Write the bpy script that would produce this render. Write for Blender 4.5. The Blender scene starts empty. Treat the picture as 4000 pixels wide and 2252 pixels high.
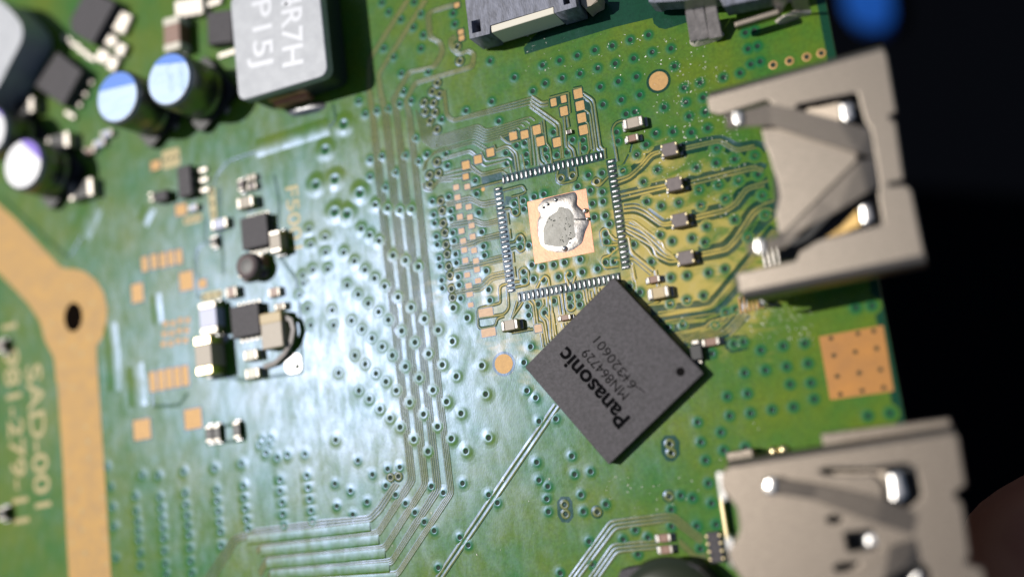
import bpy, bmesh, math, random
from mathutils import Vector, Matrix, noise
random.seed(7)
# ---------------------------------------------------------------- camera, world, sun, exposure
# 1 unit = 1 mm. Board top is z = 0, its axes are x and y. RC: board axes seen from the camera (x right, y down, z forward)
RC = ((0.912748, 0.124353, 0.389136), (-0.182135, 0.976507, 0.115156), (-0.365674, -0.175984, 0.913954))
FPX = 4200.0
CAM = Vector((26.4776, -18.8667, 78.5056))
SUN = Vector((-0.50, 0.138, 0.854)).normalized()
S = bpy.context.scene
col = S.collection
cd = bpy.data.cameras.new('camera'); cam = bpy.data.objects.new('camera', cd); col.objects.link(cam)
def c2w(v):   # camera vector (x right, y down, z fwd) -> board world
    b = [sum(RC[k][i] * v[k] for k in range(3)) for i in range(3)]
    return Vector((b[0], -b[1], -b[2]))
ax, ay, az = c2w((1, 0, 0)), c2w((0, -1, 0)), c2w((0, 0, -1))
m = Matrix((ax, ay, az)).transposed().to_4x4(); m.translation = CAM
cam.matrix_world = m
cd.sensor_width = 360; cd.lens = 360 * FPX / 4000
cd.clip_start = 1; cd.clip_end = 3000
cd.dof.use_dof = True; cd.dof.focus_distance = 84.9; cd.dof.aperture_fstop = cd.lens * 1e-3 / 3.9
S.camera = cam
W = bpy.data.worlds.new('World'); S.world = W; W.use_nodes = True
sky = W.node_tree.nodes.new('ShaderNodeTexSky'); sky.sky_type = 'NISHITA'; sky.sun_disc = False
sky.sun_elevation = math.asin(SUN.z); sky.sun_rotation = math.atan2(SUN.x, SUN.y)
bg = W.node_tree.nodes['Background']; bg.inputs['Strength'].default_value = 0.06
W.node_tree.links.new(sky.outputs[0], bg.inputs[0])
sl = bpy.data.lights.new('sun', 'SUN'); sl.energy = 4.2; sl.angle = math.radians(0.6); sl.color = (1, .96, .9)
so = bpy.data.objects.new('sun', sl); col.objects.link(so)
so.rotation_euler = SUN.to_track_quat('Z', 'Y').to_euler(); so.location = SUN * 200
S.view_settings.view_transform = 'Standard'; S.view_settings.look = 'None'; S.view_settings.exposure = .1
S.view_settings.gamma = 1
S.cycles.max_bounces = 6; S.cycles.use_denoising = True
# ---------------------------------------------------------------- photo measurements -> points on the board
CR = {'W': (0, 0, 1 / 1.5534), 'c1': (0, 0, 1.908), 'c2': (1000, 0, 1.908), 'c3': (2000, 0, 1.908), 'c4': (3000, 0, 1.908),
      'c5': (0, 740, 1.908), 'c6': (1000, 740, 1.908), 'c7': (2000, 740, 1.908), 'c8': (3000, 740, 1.908),
      'c9': (0, 1492, 1.908), 'c10': (1000, 1492, 1.908), 'c11': (2000, 1492, 1.908), 'c12': (3000, 1492, 1.908),
      'a1': (1600, 340, 3.816), 'a2': (2050, 340, 3.816), 'a3': (1600, 700, 3.816), 'a4': (1700, 1000, 3.816),
      'a5': (2050, 680, 3.816), 'a8': (2000, 1060, 3.816), 'a6': (2400, 560, 2.7257), 'a7': (2400, 960, 2.7257),
      'b1': (2050, 1080, 1.9075), 'b2': (2700, 180, 1.908), 'b3': (2700, 620, 1.908), 'b4': (2750, 1640, 2.342),
      'b5': (1700, 0, 3.68), 'b6': (2400, 0, 2.8622), 'b7': (700, 650, 3.453), 'b8': (700, 1050, 3.222),
      'd1': (850, 0, 3.0215), 'd3': (0, 1200, 1.378), 'd4': (500, 620, 4.8325), 's': (0, 0, 1.0)}
def at(c, x, y, z=0.0):
    o = CR[c]; px, py = o[0] + x / o[2], o[1] + y / o[2]
    d = c2w(((px - 2000) / FPX, (py - 1126) / FPX, 1.0))
    return CAM + d * ((z - CAM.z) / d.z)
def ats(c, pts, z=0.0): return [at(c, x, y, z) for x, y in pts]
# ---------------------------------------------------------------- materials
def node_mat(name, color, rough=.5, metal=0.0, spec=.5, noise_amt=0.0, noise_scale=3.0, bump=0.0, bump_scale=8.0, color2=None, rough_var=0.0, stretch=(1, 1, 1)):
    M = bpy.data.materials.new(name); M.use_nodes = True
    nt = M.node_tree; b = nt.nodes['Principled BSDF']
    b.inputs['Base Color'].default_value = (*color, 1); b.inputs['Roughness'].default_value = rough
    b.inputs['Metallic'].default_value = metal; b.inputs['Specular IOR Level'].default_value = spec
    N, L = nt.nodes.new, nt.links.new
    geo = N('ShaderNodeNewGeometry'); mp = N('ShaderNodeMapping'); mp.inputs['Scale'].default_value = stretch
    L(geo.outputs['Position'], mp.inputs['Vector'])
    if color2:
        n = N('ShaderNodeTexNoise'); n.inputs['Scale'].default_value = noise_scale; n.inputs['Detail'].default_value = 6
        n.inputs['Roughness'].default_value = .65
        L(mp.outputs[0], n.inputs['Vector'])
        r = N('ShaderNodeMapRange'); r.inputs['From Min'].default_value = .5 - .22; r.inputs['From Max'].default_value = .5 + .22
        L(n.outputs['Fac'], r.inputs['Value'])
        mx = N('ShaderNodeMix'); mx.data_type = 'RGBA'
        mx.inputs['A'].default_value = (*color, 1); mx.inputs['B'].default_value = (*color2, 1)
        L(r.outputs[0], mx.inputs['Factor']); L(mx.outputs['Result'], b.inputs['Base Color'])
        if rough_var:
            r2 = N('ShaderNodeMapRange'); r2.inputs['To Min'].default_value = rough - rough_var; r2.inputs['To Max'].default_value = rough + rough_var
            r2.inputs['From Min'].default_value = .3; r2.inputs['From Max'].default_value = .7
            L(n.outputs['Fac'], r2.inputs['Value']); L(r2.outputs[0], b.inputs['Roughness'])
    if bump:
        n2 = N('ShaderNodeTexNoise'); n2.inputs['Scale'].default_value = bump_scale; n2.inputs['Detail'].default_value = 3
        L(mp.outputs[0], n2.inputs['Vector'])
        bp = N('ShaderNodeBump'); bp.inputs['Strength'].default_value = 1; bp.inputs['Distance'].default_value = bump
        L(n2.outputs['Fac'], bp.inputs['Height']); L(bp.outputs[0], b.inputs['Normal'])
    return M
AMBER_PATCHES = ((2330, 1190, 10, 6), (2640, 1060, 8.5, 7.5), (2480, 860, 8, 6), (2150, 1060, 9, 5))
def mask_mat(name, c_a, c_b, rough, halo=None, bump=.0028, amber_amt=1.0):
    """green solder mask: mottled colour, scuffed gloss; halo = (colour, radius mm) darker where no copper lies under a via"""
    M = bpy.data.materials.new(name); M.use_nodes = True
    nt = M.node_tree; b = nt.nodes['Principled BSDF']; N, L = nt.nodes.new, nt.links.new
    geo = N('ShaderNodeNewGeometry')
    n1 = N('ShaderNodeTexNoise'); n1.inputs['Scale'].default_value = .16; n1.inputs['Detail'].default_value = 7; n1.inputs['Roughness'].default_value = .6
    L(geo.outputs['Position'], n1.inputs['Vector'])
    r1 = N('ShaderNodeMapRange'); r1.inputs['From Min'].default_value = .32; r1.inputs['From Max'].default_value = .68
    L(n1.outputs['Fac'], r1.inputs['Value'])
    mx = N('ShaderNodeMix'); mx.data_type = 'RGBA'; mx.inputs['A'].default_value = (*c_a, 1); mx.inputs['B'].default_value = (*c_b, 1)
    L(r1.outputs[0], mx.inputs['Factor'])
    out = mx.outputs['Result']
    n2 = N('ShaderNodeTexNoise'); n2.inputs['Scale'].default_value = 3.5; n2.inputs['Detail'].default_value = 8; n2.inputs['Roughness'].default_value = .75
    L(geo.outputs['Position'], n2.inputs['Vector'])
    r2 = N('ShaderNodeMapRange'); r2.inputs['From Min'].default_value = .3; r2.inputs['From Max'].default_value = .7
    r2.inputs['To Min'].default_value = .72; r2.inputs['To Max'].default_value = 1.28
    L(n2.outputs['Fac'], r2.inputs['Value'])
    hs = N('ShaderNodeHueSaturation'); L(out, hs.inputs['Color']); L(r2.outputs[0], hs.inputs['Value']); out = hs.outputs[0]
    # amber tint mixed in round the reworked chip: soft patches with a smeared outline
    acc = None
    for (px_, py_, rx_, ry_) in AMBER_PATCHES:
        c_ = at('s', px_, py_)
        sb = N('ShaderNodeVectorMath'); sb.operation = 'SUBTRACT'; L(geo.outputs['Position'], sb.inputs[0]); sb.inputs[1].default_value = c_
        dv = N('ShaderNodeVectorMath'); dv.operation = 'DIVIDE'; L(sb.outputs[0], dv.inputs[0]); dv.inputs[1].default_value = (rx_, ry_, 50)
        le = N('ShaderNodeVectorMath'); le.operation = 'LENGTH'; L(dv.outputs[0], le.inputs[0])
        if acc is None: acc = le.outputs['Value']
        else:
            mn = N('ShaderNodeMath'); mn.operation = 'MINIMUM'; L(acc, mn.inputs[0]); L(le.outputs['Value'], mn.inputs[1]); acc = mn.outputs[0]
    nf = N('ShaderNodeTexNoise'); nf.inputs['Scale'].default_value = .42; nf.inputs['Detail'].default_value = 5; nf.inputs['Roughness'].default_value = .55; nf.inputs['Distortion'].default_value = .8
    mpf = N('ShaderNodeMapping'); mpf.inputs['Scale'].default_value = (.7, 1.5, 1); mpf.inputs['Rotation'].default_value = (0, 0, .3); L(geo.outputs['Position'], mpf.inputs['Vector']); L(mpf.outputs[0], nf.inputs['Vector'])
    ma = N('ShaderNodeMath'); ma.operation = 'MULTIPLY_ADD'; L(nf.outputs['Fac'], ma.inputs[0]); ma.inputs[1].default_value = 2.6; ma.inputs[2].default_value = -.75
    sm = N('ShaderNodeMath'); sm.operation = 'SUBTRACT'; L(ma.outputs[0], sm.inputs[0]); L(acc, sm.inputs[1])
    rf = N('ShaderNodeMapRange'); rf.interpolation_type = 'SMOOTHSTEP'; rf.inputs['From Min'].default_value = -.5; rf.inputs['From Max'].default_value = .5; rf.inputs['To Max'].default_value = .88 * amber_amt; L(sm.outputs[0], rf.inputs['Value'])
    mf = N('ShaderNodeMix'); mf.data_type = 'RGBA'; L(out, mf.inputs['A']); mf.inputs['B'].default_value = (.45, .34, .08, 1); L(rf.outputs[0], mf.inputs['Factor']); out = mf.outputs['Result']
    if halo:
        ln = N('ShaderNodeAttribute'); ln.attribute_name = 'ring_radius'
        r3 = N('ShaderNodeMapRange'); r3.interpolation_type = 'SMOOTHSTEP'
        r3.inputs['From Min'].default_value = halo[1] * .45; r3.inputs['From Max'].default_value = halo[1]
        r3.inputs['To Min'].default_value = halo[2]; r3.inputs['To Max'].default_value = 0
        L(ln.outputs['Fac'], r3.inputs['Value'])
        m2 = N('ShaderNodeMix'); m2.data_type = 'RGBA'; L(out, m2.inputs['A']); m2.inputs['B'].default_value = (*halo[0], 1)
        L(r3.outputs[0], m2.inputs['Factor']); out = m2.outputs['Result']
    L(out, b.inputs['Base Color'])
    rr = N('ShaderNodeMapRange'); rr.inputs['From Min'].default_value = .3; rr.inputs['From Max'].default_value = .7
    rr.inputs['To Min'].default_value = rough - .04; rr.inputs['To Max'].default_value = rough + .06
    n3 = N('ShaderNodeTexNoise'); n3.inputs['Scale'].default_value = .45; n3.inputs['Detail'].default_value = 8; n3.inputs['Roughness'].default_value = .7
    mp = N('ShaderNodeMapping'); mp.inputs['Scale'].default_value = (2.2, 1, 1); L(geo.outputs['Position'], mp.inputs['Vector']); L(mp.outputs[0], n3.inputs['Vector'])
    L(n3.outputs['Fac'], rr.inputs['Value']); L(rr.outputs[0], b.inputs['Roughness'])
    n4 = N('ShaderNodeTexNoise'); n4.inputs['Scale'].default_value = 5; n4.inputs['Detail'].default_value = 5
    mp2 = N('ShaderNodeMapping'); mp2.inputs['Scale'].default_value = (2, .8, 1); L(geo.outputs['Position'], mp2.inputs['Vector']); L(mp2.outputs[0], n4.inputs['Vector'])
    bp = N('ShaderNodeBump'); bp.inputs['Distance'].default_value = bump; L(n4.outputs['Fac'], bp.inputs['Height']); L(bp.outputs[0], b.inputs['Normal'])
    b.inputs['Specular IOR Level'].default_value = .09
    b.inputs['Specular Tint'].default_value = (.6, .8, 1, 1)
    L(bp.outputs[0], b.inputs['Normal'])
    g = N('ShaderNodeBsdfGlossy'); g.distribution = 'BECKMANN'; g.inputs['Color'].default_value = (.0108, .0118, .0182, 1)   # the glossy skin of the mask
    ns = N('ShaderNodeTexNoise'); ns.inputs['Scale'].default_value = .5; ns.inputs['Detail'].default_value = 9; ns.inputs['Roughness'].default_value = .68; ns.inputs['Distortion'].default_value = .5
    ms = N('ShaderNodeMapping'); ms.inputs['Scale'].default_value = (1.6, .55, 1); ms.inputs['Rotation'].default_value = (0, 0, -.25); L(geo.outputs['Position'], ms.inputs['Vector']); L(ms.outputs[0], ns.inputs['Vector'])
    rs = N('ShaderNodeMapRange'); rs.inputs['From Min'].default_value = .36; rs.inputs['From Max'].default_value = .64; rs.inputs['To Min'].default_value = .5; rs.inputs['To Max'].default_value = 1.32; L(ns.outputs['Fac'], rs.inputs['Value'])
    hg = N('ShaderNodeHueSaturation'); hg.inputs['Color'].default_value = (.0100, .0118, .0195, 1); L(rs.outputs[0], hg.inputs['Value']); L(hg.outputs[0], g.inputs['Color'])   # wiped and smudged film
    L(rr.outputs[0], g.inputs['Roughness']); L(bp.outputs[0], g.inputs['Normal']); b.inputs['Roughness'].default_value = .42
    for l_ in list(b.inputs['Roughness'].links): nt.links.remove(l_)
    ad = N('ShaderNodeAddShader'); L(b.outputs[0], ad.inputs[0]); L(g.outputs[0], ad.inputs[1]); L(ad.outputs[0], nt.nodes['Material Output'].inputs['Surface'])
    return M
C_A, C_B = (.03, .125, .016), (.105, .15, .005)
C_HALO = (.004, .10, .03)
RG = .262
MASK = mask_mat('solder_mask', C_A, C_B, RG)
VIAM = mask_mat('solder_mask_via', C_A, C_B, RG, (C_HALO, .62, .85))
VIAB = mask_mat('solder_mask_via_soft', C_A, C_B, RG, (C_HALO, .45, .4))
GAP = mask_mat('mask_over_laminate', (.003, .036, .016), (.006, .046, .018), RG, amber_amt=.14)
TRACE = mask_mat('mask_over_trace', (.10, .135, .04), (.15, .15, .04), RG - .01, amber_amt=1.1)
HOLE = node_mat('via_hole', (.004, .02, .012), .6, spec=.2)
PIT = node_mat('deep_hole', (.006, .004, .003), 1, spec=0)
GOLD = node_mat('bare_pad_finish', (.43, .245, .075), .55, .2, color2=(.32, .18, .06), noise_scale=3, bump=.01, bump_scale=14)
GOLDF = node_mat('gold_strip_finish', (.43, .235, .042), .6, .1, color2=(.31, .18, .055), noise_scale=.7, bump=.01, bump_scale=5)
TANP = node_mat('tan_pad_finish', (.46, .31, .19), .55, .15, color2=(.36, .23, .15), noise_scale=3, bump=.01, bump_scale=14)
GOLDP = node_mat('edge_pad_finish', (.40, .165, .018), .55, .1, color2=(.29, .125, .022), noise_scale=.6, bump=.01, bump_scale=5)
GOLDM = node_mat('copper_under_mask', (.33, .24, .05), .45, 0, color2=(.28, .22, .05), noise_scale=1)
COPPER = node_mat('bare_copper', (.60, .29, .17), .5, .4, color2=(.46, .21, .13), noise_scale=1.6, bump=.01, bump_scale=6)
TIN = node_mat('solder_tin', (.34, .34, .34), .38, 1, color2=(.22, .22, .23), noise_scale=3, bump=.03, bump_scale=6)
SOLD = node_mat('molten_solder', (.34, .31, .27), .4, 1, color2=(.17, .175, .19), noise_scale=.8, bump=.02, bump_scale=3.5)
FLUX = node_mat('flux_crust', (.24, .23, .2), .6, .2, color2=(.34, .33, .3), noise_scale=2.5, bump=.03, bump_scale=5)
EPOXY = node_mat('chip_epoxy', (.022, .02, .022), .58, spec=.3, color2=(.074, .066, .074), noise_scale=4.5, bump=.02, bump_scale=12)
INK = node_mat('laser_mark', (.003, .003, .0035), .9, spec=.05)
SCR = node_mat('dark_scratch', (.006, .0055, .0055), .9, spec=.05)
STEEL = node_mat('plated_steel', (.31, .265, .22), .43, 1, color2=(.19, .165, .135), noise_scale=3.2, bump=.008, bump_scale=5, stretch=(.6, 3, 1), rough_var=.05)
STEEL2 = node_mat('plated_steel_dull', (.26, .22, .18), .43, 1, color2=(.13, .11, .09), noise_scale=3.2, bump=.008, bump_scale=5, stretch=(.6, 3, 1), rough_var=.05)
FOOT = node_mat('frosted_solder', (.62, .56, .48), .5, .3, color2=(.45, .4, .34), noise_scale=2, bump=.04, bump_scale=3)
LEG = node_mat('dull_tinned_leg', (.44, .39, .37), .5, .45, color2=(.26, .23, .22), noise_scale=1.5, bump=.04, bump_scale=2.5)
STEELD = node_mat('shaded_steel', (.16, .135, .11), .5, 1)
STEELB = node_mat('bright_steel', (.8, .77, .73), .3, 1, bump=.01, bump_scale=5)
BRASS = node_mat('brass_leaf', (.15, .10, .04), .4, 1)
BEIGE = node_mat('ceramic_beige', (.3, .25, .19), .5, color2=(.36, .3, .23), noise_scale=4)
TAN = node_mat('ceramic_tan', (.38, .28, .13), .5, color2=(.44, .33, .17), noise_scale=4)
BROWN = node_mat('ceramic_brown', (.17, .08, .05), .45, color2=(.22, .11, .07), noise_scale=4)
LILAC = node_mat('ceramic_lilac', (.36, .38, .52), .45)
FERR = node_mat('ferrite_grey', (.085, .062, .06), .5, color2=(.13, .1, .095), noise_scale=3)
TERM = node_mat('terminal_silver', (.40, .37, .33), .46, 1, bump=.02, bump_scale=7)
TERMG = node_mat('terminal_gold', (.8, .66, .38), .35, 1)
DARK = node_mat('black_plastic', (.012, .012, .013), .45, spec=.4)
SCUFF = node_mat('scuffed_plastic', (.045, .048, .065), .5, color2=(.2, .21, .27), noise_scale=1.1, bump=.02, bump_scale=4, stretch=(2.6, .7, 1))
CREAM = node_mat('cream_plastic', (.6, .56, .46), .5)
IND = node_mat('inductor_grey', (.30, .31, .33), .55, .2, color2=(.38, .39, .41), noise_scale=.8, bump=.02, bump_scale=9)
BROWNG = node_mat('grey_brown', (.17, .15, .14), .5)
INDS = node_mat('inductor_side_reflection', (.02, .03, .025), .4)  # dark reflection of the green board painted into the side colour
CANB = node_mat('can_aluminium_sky_tint', (.36, .45, .58), .5, .25, color2=(.27, .38, .56), noise_scale=.5, bump=.01, bump_scale=6, stretch=(1, 5, 1))  # blue of the reflected sky put into the can top colour
INDT = node_mat('pale_marking', (.47, .48, .51), .5, .2)
CANT = node_mat('can_aluminium', (.44, .44, .45), .5, .35, bump=.01, bump_scale=6, stretch=(1, 5, 1))
CANS = node_mat('can_side', (.25, .26, .27), .35, 1)
BLUE = node_mat('blue_band', (.02, .16, .62), .4)
PURP = node_mat('purple_band', (.13, .05, .5), .4)
PALEB = node_mat('pale_blue_print', (.35, .5, .72), .5)
FR4 = node_mat('board_edge_laminate', (.13, .16, .07), .7)
TABLE = node_mat('black_cloth', (.0016, .0019, .0028), 1, spec=0)
BLUEC = node_mat('blue_cloth', (.008, .075, .33), .9, spec=.1, color2=(.004, .04, .2), noise_scale=.05)
SKIN = node_mat('skin', (.32, .12, .08), .5, color2=(.36, .15, .1), noise_scale=.4)
NAIL = node_mat('nail', (.42, .2, .16), .35)
GREENB = node_mat('glossy_dome', (.02, .025, .012), .2)
FLECK = node_mat('flux_fleck', (.55, .55, .48), .4)
# ---------------------------------------------------------------- mesh helpers
def link(name, me, parent=None, loc=None, rz=0.0):
    o = bpy.data.objects.new(name, me); col.objects.link(o)
    if loc is not None: o.location = loc
    if rz: o.rotation_euler = (0, 0, rz)
    if parent: o.parent = parent
    return o
def thing(name, label, cat, p, group=None):
    o = bpy.data.objects.new(name, None); col.objects.link(o); o.location = (p[0], p[1], p[2] if len(p) > 2 else 0)
    o['label'] = label; o['category'] = cat
    if group: o['group'] = group
    return o
def origin(o):
    v = Vector((0, 0, 0))
    while o: v = v + o.location; o = o.parent
    return v
def mesh(name, verts, faces, mats, parent=None, smooth=False, fm=None):
    me = bpy.data.meshes.new(name); off = origin(parent) if parent else Vector((0, 0, 0))
    me.from_pydata([tuple(Vector(v) - off) for v in verts], [], faces)
    for m_ in (mats if isinstance(mats, (list, tuple)) else [mats]): me.materials.append(m_)
    if fm: me.polygons.foreach_set('material_index', fm)
    if smooth: me.polygons.foreach_set('use_smooth', [True] * len(me.polygons))
    me.update()
    return link(name, me, parent)
def from_bm(name, bm, mats, parent=None, smooth=False):
    off = origin(parent) if parent else Vector((0, 0, 0))
    bmesh.ops.translate(bm, verts=bm.verts, vec=-off)
    bmesh.ops.recalc_face_normals(bm, faces=bm.faces)
    me = bpy.data.meshes.new(name); bm.to_mesh(me); bm.free()
    for m_ in (mats if isinstance(mats, (list, tuple)) else [mats]): me.materials.append(m_)
    if smooth: me.polygons.foreach_set('use_smooth', [True] * len(me.polygons))
    return link(name, me, parent)
def area2(p): return sum(p[i].x * p[(i + 1) % len(p)].y - p[(i + 1) % len(p)].x * p[i].y for i in range(len(p)))
def prism_bm(bm, pts, z0, z1, bevel=0.0, segs=2):
    pts = [Vector((p[0], p[1], 0)) for p in pts]
    if area2(pts) < 0: pts.reverse()
    lo = [bm.verts.new((p.x, p.y, z0)) for p in pts]; hi = [bm.verts.new((p.x, p.y, z1)) for p in pts]
    n = len(pts); top = bm.faces.new(hi); bm.faces.new(lo[::-1])
    for i in range(n): bm.faces.new((lo[i], lo[(i + 1) % n], hi[(i + 1) % n], hi[i]))
    if bevel:
        bmesh.ops.bevel(bm, geom=list(top.edges), offset=bevel, segments=segs, affect='EDGES', profile=.5)
def prism(name, pts, z0, z1, mat, parent=None, bevel=0.0, segs=2):
    bm = bmesh.new(); prism_bm(bm, pts, z0, z1, bevel, segs)
    return from_bm(name, bm, mat, parent)
def rect(c, sx, sy, rz=0.0):
    a, b = math.cos(rz), math.sin(rz)
    return [Vector((c[0] + a * x - b * y, c[1] + b * x + a * y, 0)) for x, y in ((-sx / 2, -sy / 2), (sx / 2, -sy / 2), (sx / 2, sy / 2), (-sx / 2, sy / 2))]
def rrect(c, sx, sy, rz, r, n=4):
    out = []
    for k, (qx, qy) in enumerate(((1, 1), (-1, 1), (-1, -1), (1, -1))):
        for i in range(n + 1):
            t = (k + i / n) * math.pi / 2
            out.append((qx * (sx / 2 - r) + r * math.cos(t), qy * (sy / 2 - r) + r * math.sin(t)))
    a, b = math.cos(rz), math.sin(rz)
    return [Vector((c[0] + a * x - b * y, c[1] + b * x + a * y, 0)) for x, y in out]
def boxp(name, c, sx, sy, z0, z1, mat, parent=None, bevel=.05, rz=0.0):
    bm = bmesh.new(); pts = rect(c, sx, sy, rz)
    lo = [bm.verts.new((p.x, p.y, z0)) for p in pts]; hi = [bm.verts.new((p.x, p.y, z1)) for p in pts]
    bm.faces.new(hi); bm.faces.new(lo[::-1])
    for i in range(4): bm.faces.new((lo[i], lo[(i + 1) % 4], hi[(i + 1) % 4], hi[i]))
    if bevel: bmesh.ops.bevel(bm, geom=list(bm.edges), offset=bevel, segments=2, affect='EDGES', profile=.5)
    return from_bm(name, bm, mat, parent)
def flat(name, pts, z, mat, parent=None):
    pts = [Vector((p[0], p[1], z)) for p in pts]
    if area2(pts) < 0: pts.reverse()
    return mesh(name, pts, [list(range(len(pts)))], mat, parent)
def miter(pts):
    n = len(pts); out = []
    for i in range(n):
        a = (pts[i] - pts[i - 1]) if i else (pts[1] - pts[0]); b = (pts[i + 1] - pts[i]) if i < n - 1 else a
        a = Vector((a.x, a.y, 0)).normalized(); b = Vector((b.x, b.y, 0)).normalized()
        na, nb = Vector((-a.y, a.x, 0)), Vector((-b.y, b.x, 0)); s = (na + nb)
        if s.length < 1e-4: s = na
        s.normalize(); out.append(s / max(.5, s.dot(na)))
    return out
def sweep(name, pts, prof, mats, parent, fm, smooth=True):
    """prof: (offset, z); fm: material per strip"""
    pts = [Vector((p[0], p[1], 0)) for p in pts]; nm = miter(pts); k = len(prof)
    v = [(p + s * o + Vector((0, 0, z))) for p, s in zip(pts, nm) for o, z in prof]
    f, mi = [], []
    for i in range(len(pts) - 1):
        for j in range(k - 1):
            f.append((i * k + j + 1, i * k + j, (i + 1) * k + j, (i + 1) * k + j + 1)); mi.append(fm[j])
    return mesh(name, v, f, mats, parent, smooth, mi)
ZC = [0]
def zc():
    ZC[0] += 1; return .0022 + .00035 * (ZC[0] % 23)
def rounded(pts, r=.35):
    """cut the corners of a polyline a little, as etched tracks have"""
    out = [pts[0]]
    for i in range(1, len(pts) - 1):
        a, b = pts[i - 1] - pts[i], pts[i + 1] - pts[i]
        q = min(r, a.length * .4, b.length * .4)
        p, s = pts[i] + a.normalized() * q, pts[i] + b.normalized() * q
        out += [p, pts[i] * .5 + (p + s) * .25, s]
    return out + [pts[-1]]
board = None
def trace(pts, w=.13, g=.09, h=.034, round_=.3):
    pts = rounded([Vector((p[0], p[1], 0)) for p in pts], round_); z = zc(); q = w / 2
    h = (w * .12 + .003) * (1 if h > .023 else .45)
    prof = [(-q - g, z), (-q, z + .003), (-q * .75, z + .003 + h * .44), (-q * .4, z + .003 + h * .84), (0, z + h + .003), (q * .4, z + .003 + h * .84), (q * .75, z + .003 + h * .44), (q, z + .003), (q + g, z)]
    return sweep('trace', pts, prof, [TRACE, GAP], board, [1, 0, 0, 0, 0, 0, 0, 1])
def bundle(c, A, B, n, w=.13, g=.04, h=.022, round_=.3):
    a, b = ats(c, A), ats(c, B)
    for i in range(n):
        t = i / max(1, n - 1); trace([p.lerp(q, t) for p, q in zip(a, b)], w, g, h, round_)
def lines(c, *paths, w=.13, g=.09, h=.034):
    for p in paths: trace(ats(c, p), w, g, h)
def groove(c, pts, w=.12, lip=.1, h=.022):
    p = rounded(ats(c, pts), .25); z = zc(); q = w / 2
    return sweep('clearance_line', p, [(-q - lip, .0008), (-q - lip * .4, h), (-q, z), (q, z), (q + lip * .4, h), (q + lip, .0008)], [MASK, GAP], board, [0, 0, 1, 0, 0])
def channel(c, pts, w):
    p = rounded(ats(c, pts), .6); z = zc() - .0012; q = w / 2
    return sweep('clearance_channel', p, [(-q - .12, .0006), (-q - .05, .016), (-q, z), (q, z), (q + .05, .016), (q + .12, .0006)], [MASK, GAP], board, [0, 0, 1, 0, 0])
def text(name, body, p0, p1, cap, z, mat, parent, bold=0.0, up=None):
    """lettering whose baseline runs from p0 to p1 and whose capitals are cap mm high"""
    cu = bpy.data.curves.new(name, 'FONT'); cu.body = body; cu.size = 1; cu.offset = bold; cu.resolution_u = 4
    o = bpy.data.objects.new(name, cu); col.objects.link(o)
    me = bpy.data.meshes.new_from_object(o.evaluated_get(bpy.context.evaluated_depsgraph_get()))
    bpy.data.objects.remove(o); bpy.data.curves.remove(cu)
    xs = [v.co.x for v in me.vertices]; ys = [v.co.y for v in me.vertices]
    x0, x1, y1 = min(xs), max(xs), max(ys)
    d = Vector((p1[0] - p0[0], p1[1] - p0[1], 0)); L_ = d.length; d.normalize(); u = Vector((-d.y, d.x, 0))
    off = origin(parent)
    for v in me.vertices:
        v.co = Vector((p0[0], p0[1], z)) + d * ((v.co.x - x0) / (x1 - x0) * L_) + u * (v.co.y / y1 * cap) - off
    me.materials.append(mat); me.update()
    return link(name, me, parent)
# ---------------------------------------------------------------- the surface far below
tb = flat('table_surface', [(-700, -700), (900, -700), (900, 900), (-700, 900)], -163, TABLE); tb['kind'] = 'structure'
# ---------------------------------------------------------------- the board
bm = bmesh.new()
BX = 22.47
prism_bm(bm, [(-82, -44), (BX, -44), (BX, 30), (-82, 62)], -1.6, 0)
bmesh.ops.recalc_face_normals(bm, faces=bm.faces)
for f in bm.faces: f.material_index = 1 if abs(f.normal.z) < .5 else 0
me = bpy.data.meshes.new('circuit_board'); bm.to_mesh(me); bm.free(); me.materials.append(MASK); me.materials.append(FR4)
board = link('circuit_board', me); board['label'] = 'green printed circuit board with fine tracks, vias and bare gold pads'; board['category'] = 'circuit board'
flat('edge_band', [(BX - .62, -44), (BX - .004, -44), (BX - .004, 29), (BX - .62, 29)], .0016, GAP, board)
# --- vias -----------------------------------------------------------------------------
def via_mesh(name, prof, mats, segs=20):
    v, f, mi = [], [], []
    for r, z, _ in prof:
        for i in range(segs):
            t = 2 * math.pi * i / segs; v.append((r * math.cos(t), r * math.sin(t), z))
    for k in range(len(prof) - 1):
        for i in range(segs):
            j = (i + 1) % segs; f.append((k * segs + i, k * segs + j, (k + 1) * segs + j, (k + 1) * segs + i)); mi.append(prof[k + 1][2])
    f.append([(len(prof) - 1) * segs + i for i in range(segs)]); mi.append(1)
    me = bpy.data.meshes.new(name); me.from_pydata(v, [], f)
    for q in mats: me.materials.append(q)
    me.polygons.foreach_set('material_index', mi); me.polygons.foreach_set('use_smooth', [True] * len(f)); me.update()
    me.attributes.new('ring_radius', 'FLOAT', 'POINT').data.foreach_set('value', [math.hypot(q[0], q[1]) for q in v])
    return me
V_S = via_mesh('via_small', [(.72, .0009, 0), (.5, .004, 0), (.34, .012, 0), (.25, .02, 0), (.19, .016, 0), (.15, .007, 1), (.09, .004, 1)], [VIAM, HOLE])
V_B = via_mesh('via_bump', [(.9, .0009, 0), (.65, .004, 0), (.5, .014, 0), (.38, .025, 0), (.27, .03, 0), (.2, .023, 0), (.15, .008, 1), (.08, .005, 1)], [VIAB, HOLE])
V_R = via_mesh('via_ring', [(.5, .003, 2), (.38, .005, 2), (.34, .02, 0), (.28, .036, 0), (.2, .03, 0), (.15, .012, 1), (.09, .004, 1)], [TRACE, HOLE, GAP])
V_O = via_mesh('via_open', [(.34, .0015, 0), (.3, .012, 0), (.2, .012, 0), (.14, .006, 1), (.08, .004, 1)], [GOLD, HOLE])
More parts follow.
